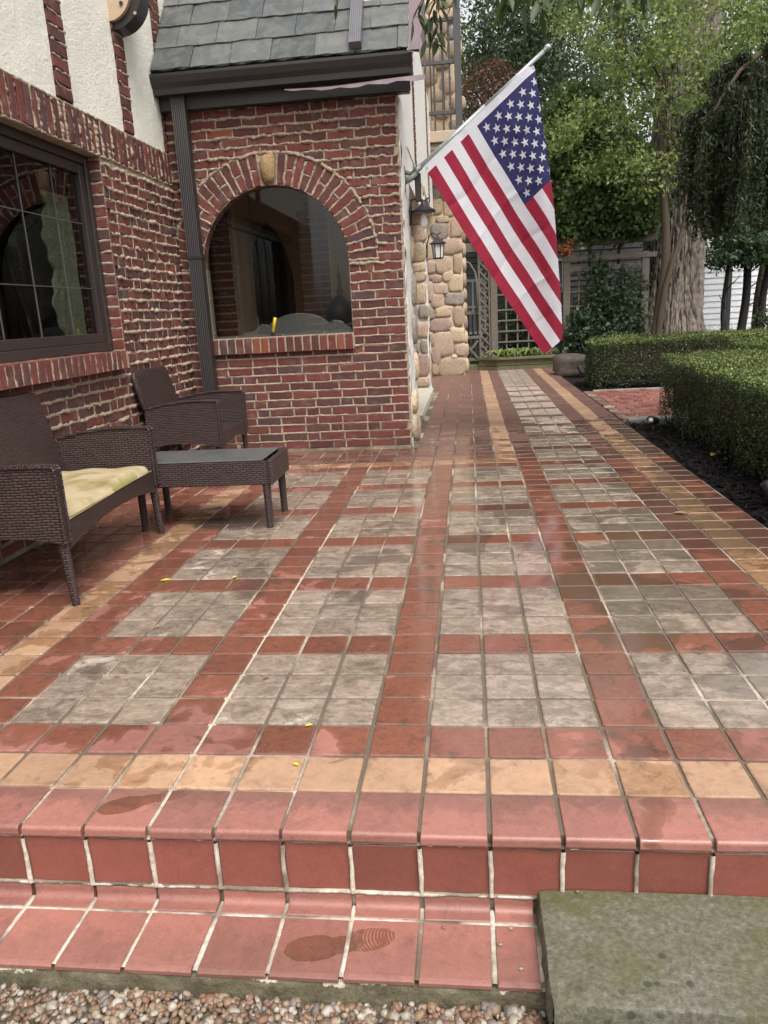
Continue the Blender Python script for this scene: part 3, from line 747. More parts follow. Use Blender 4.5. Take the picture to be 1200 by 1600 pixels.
# inner soffit of the arch: header ends as bricks
for k in range(NV):
    th = math.pi * (k + .5) / NV
    me, sx = pick(.06)
    items.append((me, (AC + math.cos(th) * (AR + .003), WY + .014, AZ + math.sin(th) * (AR + .003)), (0, -th - R(90), 0), (.93, 2, .25), .2))
for u, za, zb in heads:
    ridge(rj, (u, WY, za), (u, WY, zb), (0, -1, 0), (1, 0, 0), .0075, .0085, .011, int(u * 991 + za * 37), .9)
for k in range(1, nk + 1):
    z = .012 + k * CP; up = z > 1.6
    segs = [(PX0, PX1)]
    for a, b in blocked_porch(z):
        segs = [(PX0, a), (b, PX1)]
    for a, b in segs:
        if b - a < .03: continue
        f_ = .0135 + .0065 * min(1, max(0, (z - 1.2) / .8)) - (.003 if z < .8 else 0)
        ridge(rj, (a, WY, z), (b, WY, z), (0, -1, 0), (0, 0, 1), .0085 + .0028 * (z > 1.4), f_, .0065, k + 200, 1.1 + .7 * (z > 1.3))
ridge(rj, (PX1 + .004, WY + .01, 0), (PX1 + .004, WY + .01, 2.8), (.8, -.6, 0), (.6, .8, 0), .012, .016, .012, 401, 1.1)
add('squeezed_mortar', rj, M['mortar'], porch, True, kind='stuff')
# sill of upright bricks
for k in range(17):
    x = AC - AR + .036 + k * .0707
    me = random.choice(BR[.135]); items.append((me, (x, WY - .042, .895 + random.gauss(0, .001)), (0, R(90), random.gauss(0, .01)), (.92, 1, .98), .13))
limit_put('brick', items, porch, M['brick'], 300)
mb = MB(); mb.box((AC - AR - .002, WY - .036, .838), (AC + AR + .002, WY + .02, .952))
for k in range(18): ridge(mb, (AC - AR + k * .0707, WY - .040, .84), (AC - AR + k * .0707, WY - .040, .95), (0, -1, 0), (1, 0, 0), .006, .007, .01, k + 700, .8)
add('sill_mortar', mb, M['mortar'], porch, False)
# keystone: a rounded river stone
def stone_mesh(w, h, d, q, sub=ICO2, e=.8):
    v, f = sub; P = np.sign(v) * np.abs(v) ** e; P = P * (w / 2, d, h / 2); P[:, [0, 2]] *= (1 + .16 * vn(np.stack([v[:, 0] * 1.4, v[:, 2] * 1.4, v[:, 0] * 0 + q * 3.7], 1), 6))[:, None]
    P *= (1 + .13 * vn(v * 1.5 + q * 7.3, 1) + .08 * vn(v * 3.2 + q * 3.1, 2) + .035 * vn(v * 8 + q, 3))[:, None]
    me = bpy.data.meshes.new('stone'); me.from_pydata(P.tolist(), [], f); me.polygons.foreach_set('use_smooth', [True] * len(f)); me.materials.append(M['stone']); return me
ks = put('keystone', stone_mesh(.125, .25, .05, 3), porch, (AC + .005, WY - .005, AZ + .725))
kt = NT('keystone_rock', .85, .3); kt.color(kt.ramp(kt.noise(60, 6, .7), [(.3, (.16, .10, .05)), (.55, (.33, .215, .11)), (.75, (.42, .32, .2))])); kt.bump(kt.noise(60, 6, .7), .5, .01)
ks.data.materials.clear(); ks.data.materials.append(kt.m)
# arched window
win = put('arched_window', None, porch, (AC, WY + .06, AZ))
mb = MB(); ri, yg = AR - .004, WY + .062
pl = [(AC + ri * math.cos(math.pi * k / 48), AZ + ri * math.sin(math.pi * k / 48)) for k in range(49)] + [(AC - ri, SZ), (AC + ri, SZ)]
mb.prism(pl, 1, yg, yg + .006); add('glass', mb, M['glass'], win)
mb = MB(); yr = yg - .009
mb.box((AC - ri, yr, SZ), (AC - ri + .022, yg - .001, 1.52)); mb.box((AC - ri + .022, yr, SZ), (AC + ri - .002, yg - .001, SZ + .02)); mb.box((AC + ri - .010, yr, SZ + .02), (AC + ri - .002, yg - .001, 1.52))
for k in range(48):
    a0, a1 = math.pi * k / 48, math.pi * (k + 1) / 48
    mb.add([(AC + r_ * math.cos(a), y_, AZ + r_ * math.sin(a)) for a in (a0, a1) for r_ in (ri, ri - .007) for y_ in (yr + .004, yg - .001)], [(0, 1, 5, 4), (2, 3, 7, 6), (0, 2, 6, 4)])
add('clear_channel', mb, M['acrylic'], win)
mb = MB()
for p in ((AC - ri + .011, 1.02), (AC - ri + .011, 1.3), (AC - .4, SZ + .01), (AC, SZ + .01), (AC + .35, SZ + .01), (AC + .0, AZ + ri - .02)): mb.tube([(p[0], yr - .004, p[1]), (p[0], yr, p[1])], .004, 8)
add('screw', mb, M['galv'], win)
wv = [(-1.736, 1.005), (-1.69, 1.004), (-1.646, 1.016), (-1.61, 1.045), (-1.586, 1.064), (-1.55, 1.062), (-1.521, 1.052), (-1.462, 1.096), (-1.372, 1.127), (-1.31, 1.137), (-1.25, 1.138), (-1.18, 1.13), (-1.112, 1.114), (-1.05, 1.08), (-1.008, 1.046), (-.985, 1.062), (-.963, 1.068), (-.93, 1.063), (-.90, 1.051), (-.86, 1.015), (-.828, .996), (-.828, .972), (-1.736, .972)]
mb = MB(); mb.prism(wv, 1, WY + .0535, WY + .058)
for p, q in zip(wv[:20], wv[1:21]): mb.tube([(p[0], WY + .054, p[1]), (q[0], WY + .054, q[1])], .0032, 5)
tag(put('wavy_panel', mb.mesh('wavy_panel', M['acrylic'])), 'translucent wavy topped panel standing along the bottom of the arched window', 'panel')
mb = MB(); p0, p1 = Vector((-1.488, WY + .034, .987)), Vector((-1.456, WY + .038, 1.116)); d = (p1 - p0)
mb.tube([p0 + d * .12, p0 + d * .9, p0 + d], [.0135, .0135, .0115, .0105], 12)
yt = thing('yellow_tube', p0, 'small bright yellow tube leaning in the arched window', 'tube'); add('barrel', mb, M['yellow'], yt, True)
mb = MB(); mb.tube([p0, p0 + d * .115], .0140, 12); add('cap', mb, M['black_metal'], yt, True)
# porch interior and other walls
mb = MB(); mb.box((-2.6, 7.3, -.02), (-.64, 7.4, 3.0)); add('back_wall', mb, M['tan_plaster'], porch)
mb = MB(); mb.box((-2.28, 5.1, -.02), (-2.2, 7.3, 3.0)); add('inner_wall', mb, M['tan_plaster'], porch)
mb = MB(); mb.box((-2.2, 5.1, -.02), (-.6, 9.3, .0)); add('porch_floor', mb, M['riser'], porch)
mb = MB(); mb.box((-2.2, 5.1, 2.52), (-.40, 9.0, 2.6)); add('porch_ceiling', mb, M['white_plaster'], porch)
mb = MB()
for k in range(14): mb.box((-2.2 + k * .125, 5.12, 2.48), (-2.2 + k * .125 + .012, 9.0, 2.521))
add('ceiling_batten', mb, M['dark_wood'], porch)
d_ = put('arched_door', None, porch, (-1.98, 7.28, 0))
pl = [(-2.27, 0), (-2.27, 1.5), (-2.22, 1.78), (-2.13, 2.0), (-2.02, 2.14), (-1.91, 2.0), (-1.82, 1.78), (-1.77, 1.5), (-1.77, 0)]
mb = MB(); mb.prism(pl, 1, 7.262, 7.30); add('frame', mb, M['dark_wood'], d_)
mb = MB()
for k in range(5): mb.cbox((-2.22 + k * .08, 7.235, .02), (-2.145 + k * .08, 7.262, (1.72, 1.9, 1.98, 1.9, 1.72)[k]), .005)
add('door_board', mb, M['black_wood'], d_)
mb = MB(); mb.cbox((-2.215, 7.22, 1.0), (-2.19, 7.234, 1.14), .003); add('handle_plate', mb, M['white_paint'], d_)
for (xa, xb, q) in ((-2.19, -2.0, 1), (-1.66, -1.34, 2)):
    yy = 5.75 if q == 1 else 7.2
    if q == 1: xa, xb = -2.19, -1.96
    mb = MB(); mb.box((xa, yy, 0), (xb, yy + .1, 2.3)); pi_ = add('inner_pier', mb, M['mortar'], porch)
    for k in range(31):
        x = xa + (.0 if k % 2 else -.05)
        for L in (.198, .135):
            l = min(L, xb - max(x, xa)); 
            if l > .03: put('brick', random.choice(BR[.095]), pi_, (max(x, xa) + l / 2, yy, .04 + k * .0735), (0, 0, 0), (l / .095, 1, 1))
            x = max(x, xa) + l + .012
mb = MB(); mb.lathe([(.02, 0), (.13, .03), (.14, .10), (.11, .18), (.05, .24), (.02, .26), (.035, .29), (.02, .32), (.012, .40), (.028, .42), (.008, .45), (.003, .53)], 20)
ln = put('lantern', mb.mesh('lantern', M['black_metal'], True), None, (-.985, 5.55, 1.02)); tag(ln, 'dark domed lantern with a finial inside the arched window', 'lantern')
mb = MB(); mb.cbox((-1.12, 5.4, 0), (-.84, 5.7, 1.02), .01); tag(put('plinth', mb.mesh('plinth', M['black_wood'])), 'dark plinth that carries the lantern inside the porch', 'plinth')
# right flank: pier of white plaster at the corner, open entrance, stone faced pier further back
def rough_box(mb, lo, hi, n, amp, fq, q):
    """box whose +x and -y faces are subdivided and uneven"""
    (ax, ay, az_), (bx, by, bz) = lo, hi
    for face in ('x', 'y'):
        nu, nv = n; V = []
        for j in range(nv):
            for i in range(nu):
                u, v = i / (nu - 1), j / (nv - 1)
                V.append((bx, ay + (by - ay) * u, az_ + (bz - az_) * v) if face == 'x' else (ax + (bx - ax) * u, ay, az_ + (bz - az_) * v))
        V = np.array(V); d = amp * (vn(V * fq, q) + .5 * vn(V * fq * 3, q + 1))
        V[:, 0 if face == 'x' else 1] += d if face == 'x' else -d
        mb.add(V.tolist(), [(j * nu + i, j * nu + i + 1, (j + 1) * nu + i + 1, (j + 1) * nu + i) for j in range(nv - 1) for i in range(nu - 1)])
    mb.box((ax, ay + amp, az_), (bx - amp, by, bz))
mb = MB(); rough_box(mb, (-.52, 5.015, -.02), (-.352, 5.72, 2.72), (14, 60), .012, 9, 5); add('white_pier', mb, M['white_plaster'], porch, True)
for k, (yy, z, w, h) in enumerate(((5.1, .14, .24, .24), (5.36, .12, .22, .26), (5.22, .36, .2, .2), (5.62, 1.28, .2, .3), (5.6, .95, .22, .28), (5.58, .62, .2, .26), (5.63, 1.62, .18, .24))):
    st = stone_mesh(w, h, .045, 40 + k); put('stone', st, porch, (-.352, yy, z), (0, 0, R(90)))
mb = MB(); rough_box(mb, (-.62, 9.0, -.02), (-.388, 9.3, 2.75), (8, 60), .014, 8, 9); add('far_pier', mb, M['white_plaster'], porch, True)
pier_st = [(-0.515, 1.326, 0.197, 0.252), (-0.448, 1.1, 0.121, 0.17), (-0.574, 1.085, 0.088, 0.191), (-0.502, 0.856, 0.199, 0.193), (-0.559, 0.652, 0.093, 0.163), (-0.455, 0.647, 0.089, 0.163), (-0.498, 0.408, 0.206, 0.285), (-0.5, 0.182, 0.198, 0.133), (-0.496, 1.524, 0.185, 0.114), (-0.491, 1.648, 0.163, 0.124), (-0.483, 1.834, 0.183, 0.236), (-0.473, 2.058, 0.182, 0.202), (-0.476, 2.241, 0.171, 0.16), (-0.469, 2.421, 0.159, 0.159), (-0.462, 2.579, 0.159, 0.138)]
for k, (x, z, w, h) in enumerate(pier_st): put('stone', stone_mesh(w * 1.1, h * 1.1, .035, k, ICO3, .65), porch, (x, 8.995, z))
mb = MB(); mb.box((-.66, 5.72, 2.3), (-.40, 9.0, 2.52)); mb.box((-.66, 5.1, 2.6), (-.392, 12.0, 4.2)); add('upper_side_wall', mb, M['white_plaster'], porch)
mb = MB()
for yy in (7.4, 10.4):
    qb = MB(); qb.box((-.41, yy, 2.61), (-.386, yy + .2, 4.2)); qp = add('brick_quoin', qb, M['mortar'], porch)
    for k in range(22): put('brick', BR[.198][k % 6], qp, (-.384, yy + .1, 2.65 + k * .072), (0, 0, R(90)))
mb = MB(); mb.cbox((-.62, 6.3, .004), (-.352, 8.98, .105), .012); mb2 = MB(); mb2.cbox((-.62, 6.06, .004), (-.335, 6.295, .085), .012)
add('threshold_slab', mb, M['pale_concrete'], porch); add('mossy_block', mb2, M['green_wood'], porch)
# roof
AL = R(52); EY, EZ = 4.775, 2.925; RX0, RX1 = -2.19, -.262
up = Vector((0, math.cos(AL), math.sin(AL))); nr = Vector((0, -math.sin(AL), math.cos(AL)))
roof = put('roof', None, porch, (-1.2, EY, EZ))
mb = MB(); o = Vector((0, EY, EZ))
def rp(x, t, h): return Vector((x, 0, 0)) + o + up * t + nr * h
mb.add([rp(x, t, h) for x in (RX0, RX1) for t in (0, 2.2) for h in (-.06, 0)], [(0, 1, 3, 2), (4, 6, 7, 5), (0, 4, 5, 1), (2, 3, 7, 6), (0, 2, 6, 4), (1, 5, 7, 3)])
add('roof_deck', mb, M['black_wood'], roof)
RM = Matrix((( 1, 0, 0), (0, up.y, nr.y), (0, up.z, nr.z))).to_euler()
def slate_var(q, w):
    rr = random.Random(q); mb = MB(); b = .003
    n = 7; V = []
    for h in (0, .015):
        for i in range(n): V.append((-w / 2 + w * i / (n - 1), rr.uniform(-.009, .006), h))
        V += [(w / 2 + rr.uniform(-.002, .002), .30, h), (-w / 2 + rr.uniform(-.002, .002), .30, h)]
    m = n + 2
    mb.add(V, [tuple(range(m))[::-1], tuple(range(m, 2 * m))] + [(i, (i + 1) % m, m + (i + 1) % m, m + i) for i in range(m)])
    return mb.mesh('slate', M['slate'])
SV = {w: [slate_var(q + int(w * 1000), w) for q in range(4)] for w in (.31, .2, .13)}
for row in range(9):
    x = RX0 + .004; t = .012 + row * .242; first = True
    while x < RX1 - .02:
        w = random.choice((.31, .31, .31, .3, .33, .27)); 
        if first: w = (.31, .17, .25, .12)[row % 4]; first = False
        w = min(w, RX1 + .015 - x)
        if RX1 + .015 - (x + w) < .06: w = RX1 + .015 - x
        kk = min(SV, key=lambda a: abs(a - w)); me = random.choice(SV[kk])
        e = RM.copy(); e.x += R(2.6) + random.gauss(0, .006)
        put('slate', me, roof, rp(x + w / 2, t, .013 + random.gauss(0, .001)), (e.x - R(2.6) * 2, random.gauss(0, .004), random.gauss(0, .006)), ((w - .004) / kk, 1, 1))
        x += w
mb = MB()
mb.add([rp(x, t, h) for x in (RX1 + .016, RX1 + .10) for t in (-.02, 2.2) for h in (.018, .022)], [(0, 1, 3, 2), (4, 6, 7, 5), (0, 4, 5, 1), (2, 3, 7, 6), (0, 2, 6, 4), (1, 5, 7, 3)])
n = 9
V = []
for k in range(n):
    for x, h in ((RX1 + .016, .018), (RX1 + .11, .0), (RX1 + .13, -.14 + .015 * math.sin(k * 1.7))):
        V.append(rp(x + .01 * math.sin(k * 2.3), -.03 + k * .09, h))
mb.add(V, [(k * 3 + i, k * 3 + i + 1, k * 3 + i + 4, k * 3 + i + 3) for k in range(n - 1) for i in range(2)])
add('rake_flashing', mb, M['plastic_wrap'], roof)
# loose strip of flashing under the gutter
mb = MB(); V = []; n = 16
for k in range(n):
    f = k / (n - 1); x = -1.18 + f * 1.05; z0 = 2.765 - .01 * math.sin(f * 5); hh = .010 + .028 * f ** .7 + .006 * math.sin(k * 1.9)
    V += [(x, 4.80 - .015 * f, z0 - .01), (x, 4.785 - .02 * f - .006 * math.sin(k * 2.2), z0 - hh - .01)]
mb.add(V, [(2 * k, 2 * k + 1, 2 * k + 3, 2 * k + 2) for k in range(n - 1)])
add('torn_flashing', mb, M['plastic_wrap'], porch, True)
# gutter (K profile), fascia, soffit
gut = put('gutter', None, porch, (-1.2, 4.8, 2.85))
prof = [(4.90, 2.79), (4.80, 2.79), (4.795, 2.83), (4.772, 2.862), (4.757, 2.905), (4.757, 2.925), (4.772, 2.925), (4.775, 2.912), (4.81, 2.84), (4.90, 2.83)]
mb = MB(); mb.prism(prof, 0, -2.192, -.236); add('trough', mb, M['brown_metal'], gut)
mb = MB(); mb.prism([(4.90, 2.79), (4.80, 2.79), (4.795, 2.83), (4.772, 2.862), (4.757, 2.905), (4.757, 2.927), (4.90, 2.927)], 0, -.2358, -.2318); add('end_cap', mb, M['brown_metal'], gut)
mb = MB(); mb.box((-2.19, 4.90, 2.70), (-.25, 4.93, 2.96)); mb.box((-2.19, 4.931, 2.695), (-.26, 4.99, 2.72)); add('fascia', mb, M['brown_metal'], porch)
def ribbed_pipe(mb, x0, x1, y0, y1, z0, z1, ribs=7, T=None):
    w = (x1 - x0) / (ribs * 2); pl = []
    for k in range(ribs * 2 + 1):
        pl.append((x0 + k * w, y0 + (.004 if k % 2 else 0)))
    pl += [(x1, y1), (x0, y1)]
    mb.prism(pl, 2, z0, z1, T)
ds = put('downspout', None, porch, (-2.02, 4.93, 0))
mb = MB(); ribbed_pipe(mb, -2.085, -1.975, 4.855, 4.925, 1.62, 2.80); add('upper_pipe', mb, M['brown_metal'], ds)
mb = MB(); ribbed_pipe(mb, -2.080, -1.970, 4.850, 4.930, .06, 1.64); add('lower_pipe', mb, M['brown_metal'], ds)
mb = MB(); mb.box((-2.09, 4.845, 1.605), (-1.962, 4.935, 1.625)); add('strap', mb, M['brown_metal'], ds)
mb = MB(); mb.box((-2.075, 4.7, .03), (-1.975, 4.93, .08)); add('outlet', mb, M['brown_metal'], ds)
rd = put('roof_downspout', None, porch, (-.62, 4.9, 3.1))
Tm = Matrix.Translation(rp(-.628, .03, .030)) @ Matrix(((1, 0, 0, 0), (0, -nr.y, up.y, 0), (0, -nr.z, up.z, 0), (0, 0, 0, 1)))
mb = MB(); ribbed_pipe(mb, -.045, .045, -.06, .0, 0.0, 2.1, 6, Tm); add('pipe', mb, plain('silvery_painted_metal', (.14, .135, .145), .32, .5, .2, 10, .3), rd)
# leaf litter in the gutter
mb = MB()
for k in range(90):
    x = random.uniform(-.75, -.27); p = Vector((x, 4.79 + random.random() * .03, 2.925 + random.random() * .012)); d = Vector((random.gauss(0, .05), random.gauss(0, .012), random.gauss(0, .010)))
    mb.tube([p - d, p + d], .0016, 4, False, random.random())
tag(put('gutter_litter', mb.mesh('gutter_litter', M['leaf_brown'])), kind='stuff')

# ---- the house wing on the left: wall plane x = HX, faces +x
HX = -2.2
house = thing('brick_house', (-2.4, 2.6, 0), 'brick and cream stucco house wing with a large dark window', 'house')
WY1 = 3.725; WZ0, WZ1 = .955, 2.18
mb = MB()
mb.box((HX - .1, -.6, -.05), (HX, 4.99, WZ0 - .125)); mb.box((HX - .1, WY1, WZ0 - .125), (HX, 4.99, 2.18)); mb.box((HX - .1, -.6, 2.18), (HX, 4.99, 2.405))
mb.box((HX - .1, -.6, WZ0 - .125), (HX - .005, WY1, WZ0 - .01)); mb.box((HX - .1, -.6, WZ0), (HX, .9, WZ1))
add('mortar_wall', mb, M['mortar'], house)
def blocked_house(z): return [(.9, WY1 + .003)] if z > WZ0 - .128 + (0) else []
def blocked_house2(z):
    if z > WZ0: return [(.9, WY1 + .003)]
    if z > WZ0 - .125: return [(.9, 3.56)]
    return []
br, heads, nk = lay_courses(.3, 4.985, .012, 2.175, blocked_house2, 11)
items = []; rj = MB()
for u, z, L in br:
    me, sx = pick(L); items.append((me, (HX + random.gauss(0, .0018), u, z + random.gauss(0, .0014)), (random.gauss(0, .008), random.gauss(0, .01), R(90) + random.gauss(0, .012)), (sx, 1, random.uniform(.94, 1.05)), L))
for u, za, zb in heads:
    ridge(rj, (HX, u, za), (HX, u, zb), (1, 0, 0), (0, 1, 0), .0075, .011, .011, int(u * 991 + za * 37), 1.0)
for k in range(1, nk + 1):
    z = .012 + k * CP
    segs = [(.3, 4.985)]
    for a, b in blocked_house2(z): segs = [(.3, a), (b, 4.985)]
    for a, b in segs:
        ridge(rj, (HX, a, z), (HX, b, z), (1, 0, 0), (0, 0, 1), .0105, .0185, .0058, k + 300, 1.9)
# soldier course
y = .25; k = 0
while y < 4.97:
    me = random.choice(BR[.198]); items.append((me, (HX + .004 + random.gauss(0, .003), y, 2.292), (0, R(90), R(90)), (.212 / .198, 1, .98), .2))
    ridge(rj, (HX, y + .038, 2.185), (HX, y + .038, 2.40), (1, 0, 0), (0, 1, 0), .0105, .0175, .0065, k + 900, 1.6); y += .076; k += 1
ridge(rj, (HX, .2, 2.182), (HX, 4.985, 2.182), (1, 0, 0), (0, 0, 1), .008, .018, .009, 981, 1.3)
ridge(rj, (HX, .2, 2.405), (HX, 4.985, 2.405), (1, 0, 0), (0, 0, 1), .008, .014, .009, 982, 1.3)
# return (reveal) beside the window: brick ends
for k in range(17):
    z = WZ0 + .038 + k * CP
    me, sx = pick(.105); items.append((me, (HX - .055, WY1 - .001, z), (random.gauss(0, .01), 0, 0), (.106 / .095, 1, 1), .05))
    ridge(rj, (HX - .105, WY1, z + CP / 2), (HX, WY1, z + CP / 2), (0, -1, 0), (0, 0, 1), .0095, .012, .009, k + 1200, 1.1)
# rowlock sill, projecting
y = .95
while y < 3.56:
    me = random.choice(BR[.198]); items.append((me, (HX + .084 + random.gauss(0, .002), y, .900), (R(90), R(90), R(90)) if False else (0, R(90), R(90)), (.118 / .198, 1, 1.0), .12))
    ridge(rj, (HX + .080, y + .0365, .845), (HX + .080, y + .0365, .95), (1, 0, 0), (0, 1, 0), .007, .014, .010, int(y * 77), .9); ridge(rj, (HX - .09, y + .0365, .951), (HX + .088, y + .0365, .951), (0, 0, 1), (0, 1, 0), .007, .007, .010, int(y * 71), .8)
    y += .073
mb = MB(); y = .95; sill = MB()
tops = []
while y < 3.56:
    mm = MB(); mm.cbox((HX - .10, y - .031, .90), (HX + .089, y + .031, .957 + random.gauss(0, .0012)), .0045)
    tops.append(mm.mesh('sill_brick', M['brick'])); y += .073
for me in tops: put('sill_brick', me, house)
mb.box((HX - .1, .9, .842), (HX + .078, 3.59, .951)); add('sill_mortar', mb, M['mortar'], house)
# stucco panels and brick strips above
strips = [(3.262, 3.450), (4.165, 4.335), (4.93, 5.11), (2.30, 2.49)]
edges = [-.6] + sorted(sum(([a, b] for a, b in strips), [])) + [5.8]
for a, b in zip(edges[0::2], edges[1::2]):
    n, m = 30, 40; V = np.array([(HX + .002, a + (b - a) * i / (n - 1), 2.412 + 2.2 * j / (m - 1)) for j in range(m) for i in range(n)])
    V[:, 0] += .006 * vn(V * 7, 20) + .003 * vn(V * 24, 21)
    mb = MB(); mb.add(V.tolist(), [(j * n + i, j * n + i + 1, (j + 1) * n + i + 1, (j + 1) * n + i) for j in range(m - 1) for i in range(n - 1)])
    mb.box((HX - .1, a, 2.406), (HX - .012, b, 4.6)); add('stucco_panel', mb, M['stucco'], house, True)
for a, b in strips:
    mb = MB(); mb.box((HX - .1, a, 2.406), (HX - .006, b, 4.6)); add('mortar_wall', mb, M['mortar'], house)
    for k in range(17):
        z = 2.452 + k * .078
        items.append((random.choice(BR[.198]), (HX + .006, (a + b) / 2, z), (0, 0, R(90)), ((b - a) / .203, 1, 1.06), .2))
        ridge(rj, (HX, a, z + .039), (HX, b, z + .039), (1, 0, 0), (0, 0, 1), .0095, .022, .009, k + int(a * 100), 1.2)
add('squeezed_mortar', rj, M['mortar'], house, True, kind='stuff')
limit_put('brick', items, house, M['brick'], 300)
# the picture window
pw = put('picture_window', None, house, (HX - .11, 2.3, 1.5))
FX = HX - .105
def frame_ring(mb, xa, xb, y0, y1, z0, z1, w, wb=None):
    wb = wb or w
    mb.cbox((xa, y0, z0), (xb, y0 + w, z1), .003); mb.cbox((xa, y1 - w, z0), (xb, y1, z1), .003)
    mb.cbox((xa, y0 + w + .0005, z0), (xb, y1 - w - .0005, z0 + wb), .003); mb.cbox((xa, y0 + w + .0005, z1 - w), (xb, y1 - w - .0005, z1), .003)
mb = MB(); frame_ring(mb, FX - .06, FX + .03, .9, WY1 - .004, WZ0 + .004, WZ1 + .0, .055); add('outer_frame', mb, M['window_frame'], pw)
mb = MB(); frame_ring(mb, FX - .05, FX + .012, .956, WY1 - .060, WZ0 + .060, WZ1 - .056, .06); add('sash', mb, M['window_frame'], pw)
mb = MB(); mb.box((FX - .022, 1.0, WZ0 + .115), (FX - .016, WY1 - .115, WZ1 - .112)); add('glass', mb, M['glass'], pw)
mb = MB()
for y in (1.38, 1.76, 2.14, 2.52, 2.90, 3.28): mb.box((FX - .015, y, WZ0 + .115), (FX - .009, y + .006, WZ1 - .112))
for z in (1.36, 1.76): mb.box((FX - .0155, 1.0, z), (FX - .0095, WY1 - .115, z + .005))
add('glazing_bar', mb, plain('dull_lead_bar', (.075, .075, .072), .5), pw)
# room behind, with a pale textured drape
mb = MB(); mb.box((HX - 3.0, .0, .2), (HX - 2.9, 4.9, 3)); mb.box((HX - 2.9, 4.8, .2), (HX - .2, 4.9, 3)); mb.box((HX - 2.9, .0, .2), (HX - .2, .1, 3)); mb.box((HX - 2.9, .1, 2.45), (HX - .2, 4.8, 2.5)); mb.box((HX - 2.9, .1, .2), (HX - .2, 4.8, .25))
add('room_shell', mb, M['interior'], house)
mb = MB(); V = []; n, m = 60, 30
for j in range(m):
    for i in range(n):
        y = 3.20 + .32 * i / (n - 1) + (.035 * math.sin(j * .5) + .02 * math.sin(j * 1.7)) * (1 - i / (n - 1)); V.append((HX - .165 + .012 * math.sin(i * 1.1) + .008 * math.sin(i * 2.9 + j * .3), y, .92 + 1.0 * j / (m - 1)))
mb.add(V, [(j * n + i, j * n + i + 1, (j + 1) * n + i + 1, (j + 1) * n + i) for j in range(m - 1) for i in range(n - 1)])
tag(put('curtain', mb.mesh('curtain', plain('pale_drape', (.20, .225, .175), .9, .2, .75, 55, 0, .9), True)), 'pale crumpled drape behind the right end of the big window', 'curtain')
# rounded beam end with bolts under the house eave
be = put('beam_end', None, house, (-1.95, 3.6, 3.1))
def qround(mb, y0, y1, x0, zc, rx, rz_): mb.prism([(x0, zc + .5), (x0, zc - rz_)] + [(x0 + rx * math.sin(R(q)), zc - rz_ * math.cos(R(q))) for q in range(15, 91, 8)] + [(x0 + rx, zc + .5)], 1, y0, y1)
mb = MB(); qround(mb, 4.19, 4.34, -2.21, 3.265, .235, .222); add('dark_backing', mb, M['brown_metal'], be)
mb = MB(); qround(mb, 4.155, 4.189, -2.21, 3.265, .172, .178); add('tan_board', mb, plain('tan_painted_wood', (.44, .33, .225), .6, .3, .1), be)
mb = MB(); mb.tube([(-2.10, 4.145, 3.185), (-2.10, 4.154, 3.185)], .012, 10); add('bolt', mb, M['black_metal'], be)
mb = MB(); mb.tube([(-2.025, 4.18, 3.13), (-2.025, 4.189, 3.13)], .010, 10); add('bolt', mb, M['galv'], be)

# ---- the stone chimney and balcony beyond
chim = thing('stone_house', (-.2, 12.3, 0), 'rounded fieldstone wall under a brown balcony past the porch', 'stone wall')
CY = 12.1
mb = MB(); rough_box(mb, (-.95, CY + .0, -.02), (.055, 13.2, 6.5), (40, 140), .02, 6, 30); add('mortar_core', mb, M['stone_mortar'], chim, True)
ch_st = [(-0.348, 2.739, 0.192, 0.232), (-0.244, 2.537, 0.193, 0.13), (-0.297, 2.371, 0.276, 0.248), (-0.028, 2.406, 0.192, 0.312), (-0.12, 2.109, 0.346, 0.263), (-0.269, 1.826, 0.265, 0.28), (-0.026, 1.825, 0.139, 0.306), (-0.191, 1.633, 0.182, 0.175), (-0.389, 1.604, 0.183, 0.135), (-0.324, 1.451, 0.267, 0.19), (-0.063, 1.504, 0.238, 0.256), (-0.373, 1.249, 0.226, 0.232), (-0.09, 1.261, 0.309, 0.191), (-0.28, 1.065, 0.269, 0.151), (-0.028, 0.983, 0.184, 0.289), (-0.345, 0.847, 0.356, 0.222), (-0.051, 0.679, 0.256, 0.25), (-0.298, 0.537, 0.343, 0.364), (-0.015, 0.425, 0.2, 0.183), (-0.435, 0.331, 0.144, 0.269), (-0.182, 0.135, 0.474, 0.313), (-0.119, 0.311, 0.115, 0.085), (-0.143, 2.699, 0.164, 0.232), (0.016, 2.713, 0.144, 0.231), (-0.367, 2.946, 0.219, 0.179), (-0.149, 2.931, 0.191, 0.204), (0.01, 2.93, 0.123, 0.204), (-0.361, 3.125, 0.191, 0.152), (-0.169, 3.137, 0.19, 0.177), (0.0, 3.148, 0.15, 0.202), (-.46, 2.05, .2, .3), (-.47, 1.8, .16, .2), (-.5, 1.4, .14, .3), (-.52, 1.05, .16, .2), (-.5, .62, .1, .2), (-.46, .12, .12, .2)]
for k, (x, z, w, h) in enumerate(ch_st): put('stone', stone_mesh(w * 1.10, h * 1.10, .05, 100 + k, ICO3, .62), chim, (x, CY + .002, z))
pts = []
for _ in range(900):
    p = (random.uniform(-.85, .04), random.uniform(3.75, 6.3)); r_ = random.uniform(.11, .17)
    if all((p[0] - q[0]) ** 2 + (p[1] - q[1]) ** 2 > (r_ * .80 + q[2] * .80) ** 2 for q in pts): pts.append((*p, r_))
for k, (x, z, r_) in enumerate(pts): put('stone', stone_mesh(r_ * random.uniform(1.7, 2.2), r_ * random.uniform(1.6, 2.1), .05, 300 + k, ICO2, .62), chim, (x, CY + .004, z))
for k in range(14): put('stone', stone_mesh(random.uniform(.2, .35), random.uniform(.2, .3), .07, 500 + k, ICO2, .75), chim, (.055, CY + .2 + random.random() * .6, .15 + k * .24), (0, 0, R(90)))
